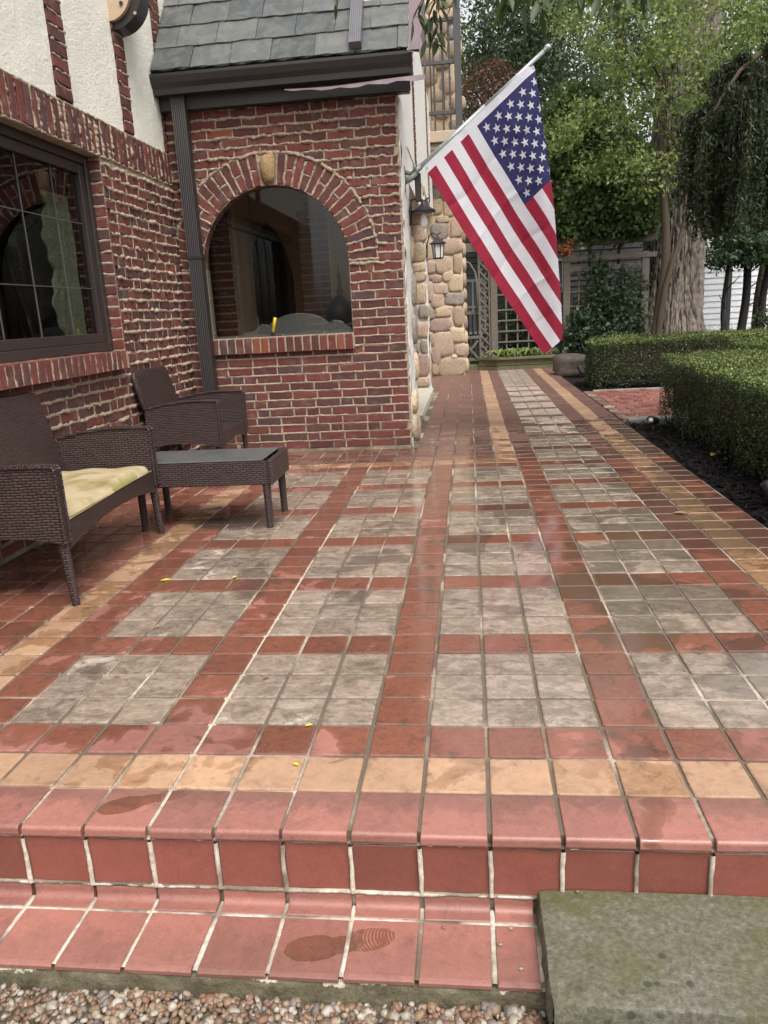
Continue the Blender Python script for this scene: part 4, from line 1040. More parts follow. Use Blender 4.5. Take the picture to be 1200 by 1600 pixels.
bal = put('balcony', None, chim, (-.2, 11.8, 3.4))
mb = MB(); mb.cbox((-.64, 11.62, 3.62), (.62, 12.06, 3.78), .01); add('deck_board', mb, plain('taupe_trim', (.40, .31, .235), .5, .4, .1, 6), bal)
mb = MB(); mb.cbox((-.64, 11.68, 3.34), (.55, 12.07, 3.619), .01); mb.cbox((-.64, 11.665, 3.52), (.57, 11.679, 3.57), .003); add('beam', mb, M['beige_paint'], bal)
mb = MB(); mb.cbox((.015, 11.66, 3.78), (.12, 11.765, 5.85), .006); mb.cbox((-.005, 11.64, 3.78), (.14, 11.785, 3.83), .006); add('post', mb, M['rail_paint'], bal)
for z, h in ((4.02, .055), (4.72, .05), (5.30, .05)):
    mb = MB(); mb.cbox((-.60, 11.685, z), (.014, 11.735, z + h), .005); add('rail', mb, M['rail_paint'], bal)
for x in (-.43, -.30, -.17, -.06, -.52):
    mb = MB(); mb.tube([(x, 11.71, 3.79), (x, 11.71, 5.31)], .014, 8); add('baluster', mb, M['rail_paint'], bal)
for x in (-.36, -.16):
    mb = MB(); mb.tube([(x, 11.95, 4.0), (x, 11.95, 5.3)], .011, 8); add('baluster', mb, M['rail_paint'], bal)

# ------------------------------------------------------------------ lamps, flag
def lathe_at(prof, at, n=18):
    mb = MB(); mb.lathe(prof, n, Matrix.Translation(at)); return mb
L1 = (-.222, 5.60, 1.93)
lamp = thing('wall_lamp', (-.345, 5.6, 1.95), 'black barn style wall lamp with bare bulb under the flag bracket', 'wall lamp')
add('shade', lathe_at([(.010, .085), (.020, .08), (.022, .06), (.055, .03), (.095, .008), (.102, .0), (.100, -.012), (.088, -.010), (.02, -.005)], L1, 28), M['black_metal'], lamp, True)
add('bulb', lathe_at([(.016, -.006), (.018, -.035), (.026, -.06), (.034, -.09), (.032, -.115), (.020, -.135), (.004, -.142)], L1), M['lamp_glass'], lamp, True)
mb = MB(); mb.tube([(-.345, 5.6, 1.99), (-.315, 5.6, 2.03), (-.27, 5.6, 2.035), (-.23, 5.6, 2.02), (-.222, 5.6, 2.01)], .009, 8); mb.tube([(-.222, 5.6, 2.01), (-.18, 5.6, 2.03), (-.165, 5.6, 2.04)], .006, 6); add('arm', mb, M['black_metal'], lamp, True)
mb = MB(); mb.lathe([(.0, 0), (.11, 0), (.105, .018), (.06, .03), (0.0, .03)], 22, Matrix.Translation((-.352, 5.6, 1.93)) @ Matrix.Rotation(R(90), 4, 'Y') @ Matrix.Scale(.45, 4, (0, 1, 0))); add('back_plate', mb, M['black_metal'], lamp, True)
L2 = (-.235, 9.12, 1.86)
lamp = thing('coach_lamp', (-.38, 9.12, 1.9), 'small black coach lantern with frosted panes by the stone pier', 'wall lamp')
Tl = Matrix.Translation(L2)
mb = MB(); mb.lathe([(.072, -.10), (.086, .065), (.105, .075), (.104, .083), (.06, .11), (.03, .13), (.012, .145), (.006, .17)], 6, Tl)
add('cap', lathe_at([(.106, .068), (.110, .078), (.062, .112), (.034, .128), (.030, .142), (.012, .152), (.004, .172)], L2, 6), M['black_metal'], lamp)
add('glass_body', lathe_at([(.056, -.10), (.074, .066)], L2, 6), M['lamp_glass'], lamp)
mb = MB()
for k in range(6):
    a = k * math.pi / 3; mb.tube([(L2[0] + .060 * math.cos(a), L2[1] + .060 * math.sin(a), L2[2] - .105), (L2[0] + .080 * math.cos(a), L2[1] + .080 * math.sin(a), L2[2] + .07)], .006, 6)
mb.lathe([(.064, -.115), (.066, -.098), (.02, -.098)], 6, Tl); add('cage', mb, M['black_metal'], lamp)
mb = MB(); mb.tube([(-.385, 9.12, 1.72), (-.375, 9.12, 1.93), (-.345, 9.12, 2.04), (-.29, 9.12, 2.07), (-.245, 9.12, 2.045), (-.235, 9.12, 2.02)], .009, 8); mb.tube([(-.245, 9.12, 2.045), (-.20, 9.12, 2.06), (-.185, 9.12, 2.075)], .006, 6); add('arm', mb, M['black_metal'], lamp, True)

FY = 5.35
pole = thing('flag_pole', (-.34, FY, 2.17), 'slanted silver flag pole in a cast wall bracket', 'flag pole')
A0 = Vector((-.262, FY, 2.211)); A1 = Vector((.776, FY, 3.008)); dA = (A1 - A0).normalized()
mb = MB(); mb.tube([A0, A0 + (A1 - A0) * .55], .0185, 16); mb.tube([A0 + (A1 - A0) * .55, A1], .0165, 16); mb.tube([A0 + (A1 - A0) * .20, A0 + (A1 - A0) * .206], .021, 16); add('shaft', mb, M['galv'], pole, True)
mb = MB(); mb.lathe([(.0, -.01), (.018, -.008), (.016, .0), (.022, .014), (.027, .028), (.022, .044), (.006, .054)], 16, Matrix.Translation(A1) @ dA.to_track_quat('Z', 'Y').to_matrix().to_4x4()); add('finial', mb, M['galv'], pole, True)
mb = MB(); mb.tube([(-.358, FY, 2.14), (-.31, FY, 2.155), (-.262, FY, 2.20)], [.028, .024, .026], 12); mb.tube([(-.35, FY, 2.205), (-.30, FY, 2.195), (-.262, FY, 2.205)], [.02, .016, .018], 10); mb.cbox((-.372, FY - .05, 2.06), (-.350, FY + .05, 2.26), .006)
mb.tube([A0 - dA * .05, A0 + dA * .055], .0235, 14); mb.tube([(-.27, FY - .03, 2.215), (-.27, FY - .025, 2.26)], .012, 8); add('bracket', mb, M['bracket'], pole, True)
mb = MB(); mb.cbox((-.275, FY + .02, 1.98), (-.225, FY + .06, 2.2), .006); mb.cbox((-.36, FY + .03, 2.15), (-.26, FY + .05, 2.18), .003); add('brace_plate', mb, M['dark_wood'], pole)
flag = thing('flag', (.2, FY, 2.3), 'American flag with stripes and stars hanging from the slanted pole', 'flag')
FA = np.array((-.163, 2.188)); FB = np.array((.712, 2.880)); FC = np.array((.766, .690)); FH = FB - FA; FW = FC - FA
def fmap(s_, t_, side=0.0):
    P = FA + np.outer(s_, FH) + np.outer(t_, FW); x, z = P[:, 0].copy(), P[:, 1].copy()
    # slight belly of the stripes
    z -= .03 * np.sin(np.pi * np.clip(t_, 0, 1)) * (1 - s_)
    xf = .705 + (2.88 - z) * .104 + .035 * np.sin((2.88 - z) * 1.45)
    d = np.maximum(x - xf, 0); w = .19; ph = d / w; k = np.floor(ph); f = ph - k
    tri = np.where(k % 2 == 0, f, 1 - f); sm = .5 - .5 * np.cos(np.pi * tri)
    inside = x <= xf
    xx = np.where(inside, x, xf - w * sm * .9)
    # folds run across the whole hanging bundle, so they follow where the cloth ends up
    free = np.clip((xx + .16 + (2.19 - z) * .9) * 1.2, .1, 1)
    y = FY - .02 + free * (.040 * np.sin(7 * xx + 2.2 * z + 1) + .020 * np.sin(15 * xx - 5 * z + 2))
    al_, ac = t_ * 1.78, s_ * 1.115; cr_ = np.zeros(len(x))
    for q_, (cf, am) in enumerate(((.30, .014), (.62, -.016), (.95, .015), (1.28, -.014), (1.55, .012))): cr_ += am * np.exp(-np.abs(al_ - cf - .03 * np.sin(ac * 9 + q_)) / .022)
    for cf, am in ((.37, .010), (.74, -.010)): cr_ += am * np.exp(-np.abs(ac - cf) / .02)
    y = y + np.where(inside, cr_ * np.clip((xf - x) / .12, 0, 1), 0)
    # the cloth rolls backwards at the fold
    y = y + np.where(inside, .05 * np.clip(1 - (xf - x) / .10, 0, 1) ** 2, .05 + .040 * ph)
    layer = np.where(k % 2 == 0, 1, -1); y = y - side * np.where(inside, 1, -layer)
    return np.stack([xx, y, z], 1)
def cloth_patch(s0, s1, t0, t1, ns, nt):
    sg, tg = np.meshgrid(np.linspace(s0, s1, ns), np.linspace(t0, t1, nt)); P = fmap(sg.ravel(), tg.ravel())
    mb = MB(); mb.add(P.tolist(), [(j * ns + i, j * ns + i + 1, (j + 1) * ns + i + 1, (j + 1) * ns + i) for j in range(nt - 1) for i in range(ns - 1)]); return mb
for k in range(13):
    t0 = 0 if k < 6 else .4
    o_ = add('stripe', cloth_patch(k / 13, (k + 1) / 13, t0, 1, 6, 140 if k < 6 else 100), M['flag_red' if k % 2 == 0 else 'flag_white'], flag, True)
add('canton', cloth_patch(6 / 13, 1, 0, .4, 30, 60), M['flag_blue'], flag, True)
mb = cloth_patch(0, 1, -.034, 0, 40, 3); add('header', mb, M['flag_white'], flag, True)
hl, fl = np.linalg.norm(FH), np.linalg.norm(FW)
for r_ in range(9):
    for c_ in range(6 if r_ % 2 == 0 else 5):
        sc = 1 - (r_ + 1) / 10 * 7 / 13; tc = (c_ * 2 + 1 + r_ % 2) / 12 * .4; rad = .0308 * 1.115
        ss, tt = [sc], [tc]
        for q in range(10):
            a = math.pi / 2 + q * math.pi / 5; rr_ = rad if q % 2 == 0 else rad * .40
            ss.append(sc + math.sin(a) * rr_ / hl); tt.append(tc + math.cos(a) * rr_ / fl * 1.08)
        P = fmap(np.array(ss), np.array(tt), .004); mb = MB(); mb.add(P.tolist(), [(0, i + 1, (i + 1) % 10 + 1) for i in range(10)])
        add('star', mb, M['flag_white'], flag)
mb = MB()
for s_ in (.015, .985):
    p = fmap(np.array([s_]), np.array([-.018]))[0]; mb.tube([(p[0], p[1] - .006, p[2]), (p[0], p[1] + .006, p[2])], .009, 10)
    q = Vector(p); tgt = A0 + dA * ((q - A0).dot(dA)); mb.tube([q, tgt], .004, 6)
add('grommet', mb, M['galv'], flag)

# ------------------------------------------------------------------ wicker furniture
def arch(u0, u1, zlo, zhi, n=10): return [(u0 + (u1 - u0) * k / n, zlo + (zhi - zlo) * math.sin(math.pi * k / n) ** .75) for k in range(n + 1)]
def wicker_seat(name, loc, rz, W, label, cat, group=None):
    t = thing(name, loc, label, cat, group, rz)
    h = W / 2
    for sy in (-1, 1):
        for x0, x1 in ((.245, .262), (-.285, -.27)):
            mb = MB(); y = sy * (h - .03); mb.tube([(x0, y, .33), (x1, y, 0)], [.024, .017], 10); add('leg', mb, M['wicker'], t, False, True, True)
        y0, y1 = (sy * h - .05, sy * h) if sy > 0 else (-h, -h + .05)
        # arm: panel with a hump on top and an arched lower edge
        top = [(.272, .572), (.265, .583), (.2, .589), (.05, .588), (-.1, .575), (-.2, .555), (-.235, .55)]
        low = arch(-.27, .272, .265, .30)
        mb = MB(); mb.prism(low + top, 1, y0, y1); add('armrest', mb, M['wicker'], t, False, True, True)
        mb = MB()
        for yy in (y0, y1): mb.tube([(x, yy, z) for x, z in top] , .0065, 6)
        for yy in (y0, y1): mb.tube([(.272, yy, .272), (.272, yy, .572)], .0065, 6)
        add('arm_edge', mb, M['wicker'], t, False, True, True)
    mb = MB(); mb.cbox((-.25, -h + .051, .325), (.245, h - .051, .352), .005); add('seat', mb, M['wicker'], t, False, True, True)
    mb = MB(); mb.prism(arch(-h + .0505, h - .0505, .235, .285, 14) + [(h - .0505, .362), (-h + .0505, .362)], 0, .2455, .268); add('front_skirt', mb, M['wicker'], t, False, True, True)
    T = Matrix.Translation((-.175, 0, .30)) @ Matrix.Rotation(R(-14), 4, 'Y')
    pl = [(-h + .052, 0), (-h + .052, .25), (-h + .058, .485), (-h + .072, .503), (-h + .10, .508), (h - .10, .508), (h - .072, .503), (h - .058, .485), (h - .052, .25), (h - .052, 0)]
    mb = MB(); mb.prism(pl, 0, -.045, -.005, T); add('backrest', mb, M['wicker'], t, False, True, True)
    mb = MB(); mb.tube([T @ Vector((-.025, y, z)) for y, z in pl[1:-1]], .022, 6); add('back_edge', mb, M['wicker'], t, True, True, True)
    return t
sofa = wicker_seat('wicker_sofa', (-1.805, 1.935, 0), R(3.0), 1.13, 'dark brown wicker love seat carrying the stained tan cushion', 'sofa')
chair = wicker_seat('wicker_chair', (-1.865, 4.05, 0), R(1.0), .72, 'dark brown wicker armchair with bare seat in the brick corner', 'armchair')
mb = MB(); n, m = 40, 24; V = []
wx, wy = .52, .98
for lay_ in (0, 1):
    for j in range(m):
        for i in range(n):
            u, v = i / (n - 1) * 2 - 1, j / (m - 1) * 2 - 1
            e = (1 - abs(u) ** 14) * (1 - abs(v) ** 12); z = (.046 * e ** .35 + .006 * math.sin(u * 5) * e + .004 * math.sin(v * 7 + u * 3)) if lay_ else .002 - .0 * e
            k = 1 if 1 else 1
            V.append((v * wx / 2 - .0, u * wy / 2 * (1 if lay_ else .99), z))
F = [(j * n + i, j * n + i + 1, (j + 1) * n + i + 1, (j + 1) * n + i) for j in range(m - 1) for i in range(n - 1)]
nm = n * m; F += [tuple(q + nm for q in f)[::-1] for f in F]
mb.add(V, F)
for a, b in ((0, 0),):
    bl = [i for i in range(n)] + [j * n + n - 1 for j in range(1, m)] + [(m - 1) * n + i for i in range(n - 2, -1, -1)] + [j * n for j in range(m - 2, 0, -1)]
    mb.f += [(bl[q], bl[(q + 1) % len(bl)], bl[(q + 1) % len(bl)] + nm, bl[q] + nm) for q in range(len(bl))]; mb.a += [0] * len(bl)
cu = put('seat_cushion', mb.mesh('seat_cushion', M['cushion'], True), None, (-1.795, 1.932, .354), (0, R(-.8), R(3.0)))
tag(cu, 'tan seat cushion stained green along its edge on the love seat', 'cushion')
tb = thing('wicker_table', (-1.33, 2.72, 0), 'low dark brown wicker table with dusty grey glass top', 'table', None, R(.5))
for sx in (-1, 1):
    for sy in (-1, 1):
        mb = MB(); mb.tube([(sx * .355, sy * .175, .37), (sx * .357, sy * .177, 0)], [.024, .019], 10); add('leg', mb, M['wicker'], tb, False, True, True)
for y in (-.2, .175): mb = MB(); mb.cbox((-.3745, y, .245), (.3745, y + .025, .375), .005); add('apron', mb, M['wicker'], tb, False, True, True)
for x in (-.40, .375): mb = MB(); mb.cbox((x, -.2, .245), (x + .025, .2, .382), .005); add('apron', mb, M['wicker'], tb, False, True, True)
mb = MB(); mb.cbox((-.372, -.172, .34), (.372, .172, .35), .003); add('shelf', mb, M['wicker'], tb, False, True, True)
mb = MB(); mb.cbox((-.372, -.195, .376), (.350, .19, .383), .002); add('glass_top', mb, M['table_glass'], tb, False, False, True)

# ------------------------------------------------------------------ foliage helpers
def leaves(name, C, size, mat, parent=None, aspect=.55, up=None, jitter=.35, kind=None, tint=None, droop=0.0):
    """leaf-sized folded quads at points C; up: preferred normals"""
    C = np.asarray(C); n = len(C)
    if n == 0: return None
    N = rng.normal(size=(n, 3))
    if up is not None: N = N * jitter + np.asarray(up)
    N /= np.linalg.norm(N, axis=1)[:, None] + 1e-9
    T = rng.normal(size=(n, 3)); T[:, 2] -= droop; T -= N * (T * N).sum(1)[:, None]; T /= np.linalg.norm(T, axis=1)[:, None] + 1e-9
    B = np.cross(N, T); L = size * rng.uniform(.65, 1.3, n)[:, None]; W = L * aspect
    V = np.stack([C - T * L * .5, C + B * W * .5 + N * W * .18 - T * L * .05, C + T * L * .5 - N * L * .12, C - B * W * .5 + N * W * .18 - T * L * .05], 1).reshape(-1, 3)
    me = bpy.data.meshes.new(name); me.vertices.add(4 * n); me.vertices.foreach_set('co', V.ravel())
    me.loops.add(4 * n); me.loops.foreach_set('vertex_index', np.arange(4 * n)); me.polygons.add(n)
    me.polygons.foreach_set('loop_start', np.arange(0, 4 * n, 4)); me.update(calc_edges=True)
    at = me.attributes.new('rnd', 'FLOAT', 'FACE'); tv = rng.random(n) if tint is None else np.clip(tint + rng.normal(0, .18, n), 0, 1)
    at.data.foreach_set('value', tv); me.materials.append(mat)
    o = put(name, me, parent)
    if kind: o['kind'] = kind
    return o
def clumps(blobs, per, spread, ncl):
    """points: twig clumps scattered through ellipsoids (cx,cy,cz,rx,ry,rz,weight)"""
    out, tint = [], []
    wsum = sum(b[6] for b in blobs)
    for b in blobs:
        k = max(1, int(ncl * b[6] / wsum)); d = rng.normal(size=(k, 3)); d /= np.linalg.norm(d, axis=1)[:, None]
        cc = d * rng.uniform(.25, 1, (k, 1)) ** .45 * np.array(b[3:6]) + np.array(b[:3])
        p = cc[:, None, :] + rng.normal(size=(k, per, 3)) * spread * np.array([1, 1, .6])
        out.append(p.reshape(-1, 3)); tint.append(np.repeat(rng.uniform(.15, .85, k), per))
    return np.concatenate(out), np.concatenate(tint)
def limb(mb, p0, p1, r0_, r1_, n=8, wob=.06, seg=6, q=0):
    p0, p1 = Vector(p0), Vector(p1); pts = []; L = (p1 - p0).length
    for k in range(seg + 1):
        f = k / seg; w = math.sin(math.pi * f) * wob * L
        pts.append(p0.lerp(p1, f) + Vector((math.sin(q * 3.3 + f * 5), math.cos(q * 1.7 + f * 4), 0)) * w)
    mb.tube(pts, [r0_ + (r1_ - r0_) * k / seg for k in range(seg + 1)], n, False); return pts[-1]
def tree(name, base, h, blobs, leaf, size, ncl, per, spread, label, cat='tree', trunk_r=.12, bark='bark_brown', group=None, aspect=.55, stems=None):
    t = thing(name, base, label, cat, group); b = Vector(base); mb = MB()
    tops = stems or [b + Vector((0, 0, h))]
    for q, tp in enumerate(tops): limb(mb, b, tp, trunk_r * (1 if q == 0 else .55), trunk_r * .3, 10, .03, 8, q)
    for q, bl in enumerate(blobs):
        c_ = Vector(bl[:3]); tp = Vector(tops[q % len(tops)]); f = min(.95, max(.52, (c_.z - b.z - bl[5] * .6) / max(.1, tp.z - b.z)))
        limb(mb, b.lerp(tp, f), c_, trunk_r * .35, trunk_r * .08, 6, .06, 5, q)
        for w in range(3): limb(mb, b.lerp(tp, f).lerp(c_, .5), c_ + Vector((random.uniform(-1, 1) * bl[3], random.uniform(-1, 1) * bl[4], random.uniform(-.6, 1) * bl[5])) * .8, trunk_r * .15, trunk_r * .04, 5, .08, 5, q + w)
    add('trunk', mb, M[bark], t, True)
    P, tt = clumps(blobs, per, spread, ncl); leaves('crown', P, size, M[leaf], t, aspect, None, .35, None, tt)
    return t

# ------------------------------------------------------------------ hedges, path, beds on the right
def hedge(name, boxes, label, dens=9000, size=.017):
    lo = boxes[0][0]; t = thing(name, ((boxes[0][0][0] + boxes[0][1][0]) / 2, (boxes[0][0][1] + boxes[0][1][1]) / 2, -.03), label, 'hedge', None)
    C, U, TT = [], [], []; core = MB()
    for (a, b) in boxes:
        a, b = np.array(a), np.array(b); sz = b - a
        for ax, sg in ((0, -1), (1, -1), (2, 1), (0, 1), (1, 1)):
            o2 = [k for k in range(3) if k != ax]; A = sz[o2[0]] * sz[o2[1]]; n = int(A * dens * (.35 if (ax, sg) in ((0, 1), (1, 1)) else 1))
            p = np.zeros((n, 3)); p[:, o2[0]] = a[o2[0]] + rng.random(n) * sz[o2[0]]; p[:, o2[1]] = a[o2[1]] + rng.random(n) * sz[o2[1]]
            p[:, ax] = b[ax] if sg > 0 else a[ax]
            bul = .045 * vn(p * 3.1, 40) + .030 * vn(p * 9, 41); dep = rng.random(n) ** 1.6 * .09
            nn = np.zeros((n, 3)); nn[:, ax] = sg
            p[:, ax] += sg * (bul - dep)
            if ax != 2: p[:, ax] += sg * -.06 * np.clip((p[:, 2] - (b[2] - .09)) / .09, 0, 1) ** 2; keep = rng.random(n) < np.clip((p[:, 2] + .02) / .16, .15, 1)
            else: keep = np.ones(n, bool)
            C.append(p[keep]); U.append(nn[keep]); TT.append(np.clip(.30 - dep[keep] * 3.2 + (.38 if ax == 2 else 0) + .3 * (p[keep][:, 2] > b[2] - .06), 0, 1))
        ns_ = int(sz[0] * sz[1] * 260); q_ = np.stack([a[0] + rng.random(ns_) * sz[0], a[1] + rng.random(ns_) * sz[1], np.full(ns_, b[2] - .01)], 1); q_[:, 2] += .045 * vn(q_ * 3.1, 40)
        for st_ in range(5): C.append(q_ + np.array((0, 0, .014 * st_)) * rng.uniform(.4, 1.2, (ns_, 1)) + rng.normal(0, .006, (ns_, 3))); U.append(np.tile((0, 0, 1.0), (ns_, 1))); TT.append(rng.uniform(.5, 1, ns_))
        core.cbox(tuple(a + (.09, .09, .12)), tuple(b - (.09, .09, .08)), .05)
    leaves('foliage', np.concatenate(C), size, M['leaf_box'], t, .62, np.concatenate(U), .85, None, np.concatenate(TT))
    add('inner_twigs', core, M['twig'], t)
    mb = MB()
    for (a, b) in boxes:
        for k in range(int((b[1] - a[1] + b[0] - a[0]) * 14)):
            x, y = (a[0] + .03 + random.random() * .1, a[1] + random.random() * (b[1] - a[1])) if random.random() < .6 else (a[0] + random.random() * (b[0] - a[0]), a[1] + .03 + random.random() * .1)
            mb.tube([(x + .05, y + .05, -.06), (x + random.gauss(0, .04), y + random.gauss(0, .04), .2 + random.random() * .12)], [.006, .003], 4, False)
    add('stem', mb, M['twig'], t, kind='stuff'); return t
hedge('boxwood_hedge', [((1.83, 2.3, -.02), (2.75, 3.72, .60)), ((1.86, 3.72, -.02), (2.9, 5.92, .60))], 'clipped boxwood hedge nearest the camera along the right of the walkway', 11000, .017)
hedge('boxwood_hedge', [((1.74, 8.98, -.03), (4.2, 9.75, .61))], 'clipped boxwood hedge beyond the brick side path', 8000, .022)
hedge('boxwood_hedge', [((3.15, 5.3, -.03), (4.6, 8.3, .60))], 'clipped boxwood hedge at the right edge behind the nearest one', 6000, .022)
path = tag(put('brick_path', None, None, (1.6, 6.2, -.03)), kind='structure')
g = MB(); g.box((1.60, 6.2, -.28), (3.15, 8.95, -.030)); tag(put('path_bed', g.mesh('path_bed', M['grout']), path), kind='structure')
items = []; pv = []
for q in range(5):
    rr = random.Random(q); mb = MB(); mb.cbox((-.096, -.046, -.03), (.096, .046, 0), .005)
    mb.v = [(x + rr.uniform(-.002, .002), y + rr.uniform(-.002, .002), z + rr.uniform(-.001, .001)) for x, y, z in mb.v]; pv.append(mb.mesh('paver', None))
tp = NT('worn_paver', .7, .4); tp.color(tp.mix(tp.ramp(tp.noise(40, 5, .7), [(.35, 0.0), (.65, .8)]), tp.ramp(tp.rnd(), [(0, (.19, .055, .042)), (.5, (.27, .085, .065)), (1, (.33, .13, .10))]), (.14, .06, .05)))
for me in pv: me.materials.append(tp.m)
q = .1
for i in range(-20, 40):
    for j in range(-20, 40):
        for (dx, dy, ra) in ((0, 0, 0), (.15, .05, 90)):
            # herringbone: pairs step diagonally
            x = 1.6 + i * .2 + j * .1 + dx - 2; y = 6.2 + j * .1 - i * 0.2 * 0 + dy + (i * -.2)
            if 1.68 < x < 3.1 and 6.26 < y < 8.9: items.append((random.choice(pv), (x, y, -.018 + random.gauss(0, .0025)), (random.gauss(0, .012), random.gauss(0, .012), R(ra) + random.gauss(0, .015)), (1, 1, 1), 1))
items = [it for k, it in enumerate(items)]
limit_put('paver', items, path, tp.m, 300)
for (x0, x1, y0, lab) in ((1.62, 2.32, 6.06, 'grey granite kerb stone on the near side of the brick path'), (1.72, 3.1, 8.90, 'grey granite kerb stone under the hedge across the brick path')):
    mb = MB(); mb.cbox((x0, y0, -.10), (x1, y0 + (.13 if y0 < 7 else .06), .012 if y0 < 7 else -.012), .012); v = np.array([tuple(p) for p in mb.v]); mb.v = (v + .006 * np.stack([vn(v * 9, 1), vn(v * 9, 2), vn(v * 9, 3)], 1)).tolist()
    tag(put('granite_kerb', mb.mesh('granite_kerb', M['granite'])), lab, 'kerb stone', 'granite kerbs')
P = ICO3[0].copy(); P = np.sign(P) * np.abs(P) ** .8 * (.33, .28, .20); P *= (1 + .26 * vn(ICO3[0] * 1.5, 5) + .09 * vn(ICO3[0] * 4, 6))[:, None]
mb = MB(); mb.add(P.tolist(), ICO3[1]); o = put('boulder', mb.mesh('boulder', M['boulder'], True, fix=False), None, (1.78, 11.35, .12)); tag(o, 'brown boulder at the far end of the walkway beside the hedge', 'boulder')
def spot(loc, aim, label, lens=True, sc=1.0):
    t = thing('spot_light', loc, label, 'garden light', 'garden spot lights in the mulch')
    T = Matrix.Translation(Vector(loc) + Vector((0, 0, .11 * sc))) @ Vector(aim).normalized().to_track_quat('Z', 'Y').to_matrix().to_4x4() @ Matrix.Scale(sc, 4)
    mb = MB(); mb.lathe([(.0, -.07), (.030, -.068), (.034, -.03), (.036, .06), (.034, .075), (.030, .06), (.0, .058)], 16, T); add('housing', mb, M['black_metal'], t, True)
    mb = MB(); mb.lathe([(.0, .060), (.029, .061), (.0, .064)], 16, T); add('lens', mb, M['lamp_glass'] if lens else M['black_metal'], t, True)
    mb = MB(); mb.tube([Vector(loc) + Vector((0, 0, -.06)), Vector(loc) + Vector((0, 0, .085 * sc))], .009, 8); add('stake', mb, M['black_metal'], t, True)
spot((1.73, 5.55, -.045), (-.55, -.8, .2), 'black spot light with a white lens by the near kerb stone')
spot((1.735, 2.78, -.05), (-.35, .45, .75), 'black spot light nearest the camera under the hedge', False)
spot((1.84, 10.95, -.03), (-.3, .2, .9), 'upright black spot light beside the boulder', False)
spot((1.83, 9.9, -.03), (-.25, .7, .8), 'pale tilted spot light at the left end of the far hedge', True)

# ------------------------------------------------------------------ trellis fence, gate, planter
TY = 14.0
fence = thing('trellis_fence', (2.0, TY, 0), 'weathered grey lattice trellis fence behind the planter', 'fence')
def bar(name, lo, hi, m='grey_wood', par=None, b=.006):
    mb = MB(); mb.cbox(lo, hi, b); return add(name, mb, M[m], par or fence)
for x in (.56, 1.92, 3.35): bar('post', (x, TY - .05, -.05), (x + .13, TY + .06, 2.15 if x < 1 else 1.95))
bar('post', (.33, TY - .03, -.05), (.37, TY + .03, 2.1)); bar('post', (.52, TY - .03, -.05), (.555, TY + .03, 2.1))
k = 0; z = .06
while z < 1.95:
    for sgn in (-1, 1):
        T = Matrix.Translation((.445, TY - .012 * sgn, z + .09)) @ Matrix.Rotation(sgn * R(48), 4, 'Y')
        mb = MB(); mb.cbox((-.115, -.010, -.017), (.115, .010, .017), .003, T); add('lattice_slat', mb, M['grey_wood'], fence)
    z += .17
for x0, x1 in ((.69, 1.92), (2.05, 3.35)):
    for z in ((.22, .42, .62, .82, 1.02, 1.28, 1.52, 1.66) if x0 > 1 else (.22, .42, .62, .82, 1.02, 1.3)): bar('lattice_slat', (x0, TY - .03, z), (x1, TY - .008, z + (.09 if z == 1.66 else .03)), b=.003)
    x = x0 + .15
    while x < x1 - .05: bar('lattice_slat', (x, TY - .005, .1), (x + .03, TY + .015, 1.7), b=.003); x += .21
bar('rail', (-.1, TY - .06, 2.12), (3.6, TY + .08, 2.28)); bar('rail', (1.9, TY - .07, 1.84), (3.6, TY - .02, 1.93))
gate = thing('garden_gate', (.1, TY, 0), 'dark cross braced wooden garden gate beside the stone wall', 'gate')
for x in (.02, .11, .20, .285): bar('gate_board', (x, TY - .02, .06), (x + .035, TY + .02, 1.05), 'black_wood', gate)
for z in (.10, .52, .98): bar('gate_rail', (.0, TY - .045, z), (.33, TY - .021, z + .06), 'grey_wood', gate)
for sgn in (-1, 1):
    mb = MB(); mb.cbox((-.22, -.008, -.02), (.22, .008, .02), .003, Matrix.Translation((.165, TY - .055 - .01 * sgn, .32)) @ Matrix.Rotation(sgn * R(50), 4, 'Y')); add('gate_brace', mb, M['grey_wood'], gate)
vine = MB(); vine.tube([(.30, TY - .12, 1.0), (.31, TY - .12, 1.5), (.28, TY - .11, 1.75), (.18, TY - .1, 1.92), (.02, TY - .1, 2.0), (-.02, TY - .1, 2.12), (.1, TY - .1, 2.25)], [.022, .022, .02, .018, .016, .013, .01], 8)
tag(put('bent_vine_stem', vine.mesh('bent_vine_stem', M['grey_wood'], True)), 'thick grey vine stem bending over the garden gate', 'vine')
fb = thing('picket_fence', (3.2, 15.0, 0), 'dark picket fence glimpsed between the vine and the big trunk', 'fence')
for k in range(9): bar('picket', (2.6 + k * .13, 14.98, 0), (2.64 + k * .13, 15.0, 1.02), 'black_wood', fb)
bar('rail', (2.5, 15.001, .3), (3.8, 15.03, .36), 'black_wood', fb); bar('rail', (2.5, 15.001, .8), (3.8, 15.03, .86), 'black_wood', fb)
pl_ = thing('planter', (1.0, 12.9, 0), 'low mossy timber planter box filled with strap leaved plants', 'planter')
for z0 in (-.04, .075):
    mb = MB(); mb.prism([(.30, 12.92), (.62, 12.72), (1.62, 12.72), (1.62, 12.84), (.66, 12.84), (.36, 13.02)], 2, z0 + .004, z0 + .108); add('timber', mb, M['green_wood'], pl_)
mb = MB(); mb.cbox((.0, 12.95, -.04), (.34, 13.05, .10), .01); add('end_timber', mb, M['green_wood'], pl_)
mb = MB(); mb.prism([(.26, 12.93), (.60, 12.66), (1.66, 12.66), (1.66, 12.86), (.68, 12.86), (.40, 13.03)], 2, .1845, .225); add('cap_board', mb, M['green_wood'], pl_)
mb = MB(); mb.box((.4, 12.86, -.04), (1.6, 13.6, .16)); add('planter_soil', mb, M['mulch'], pl_)
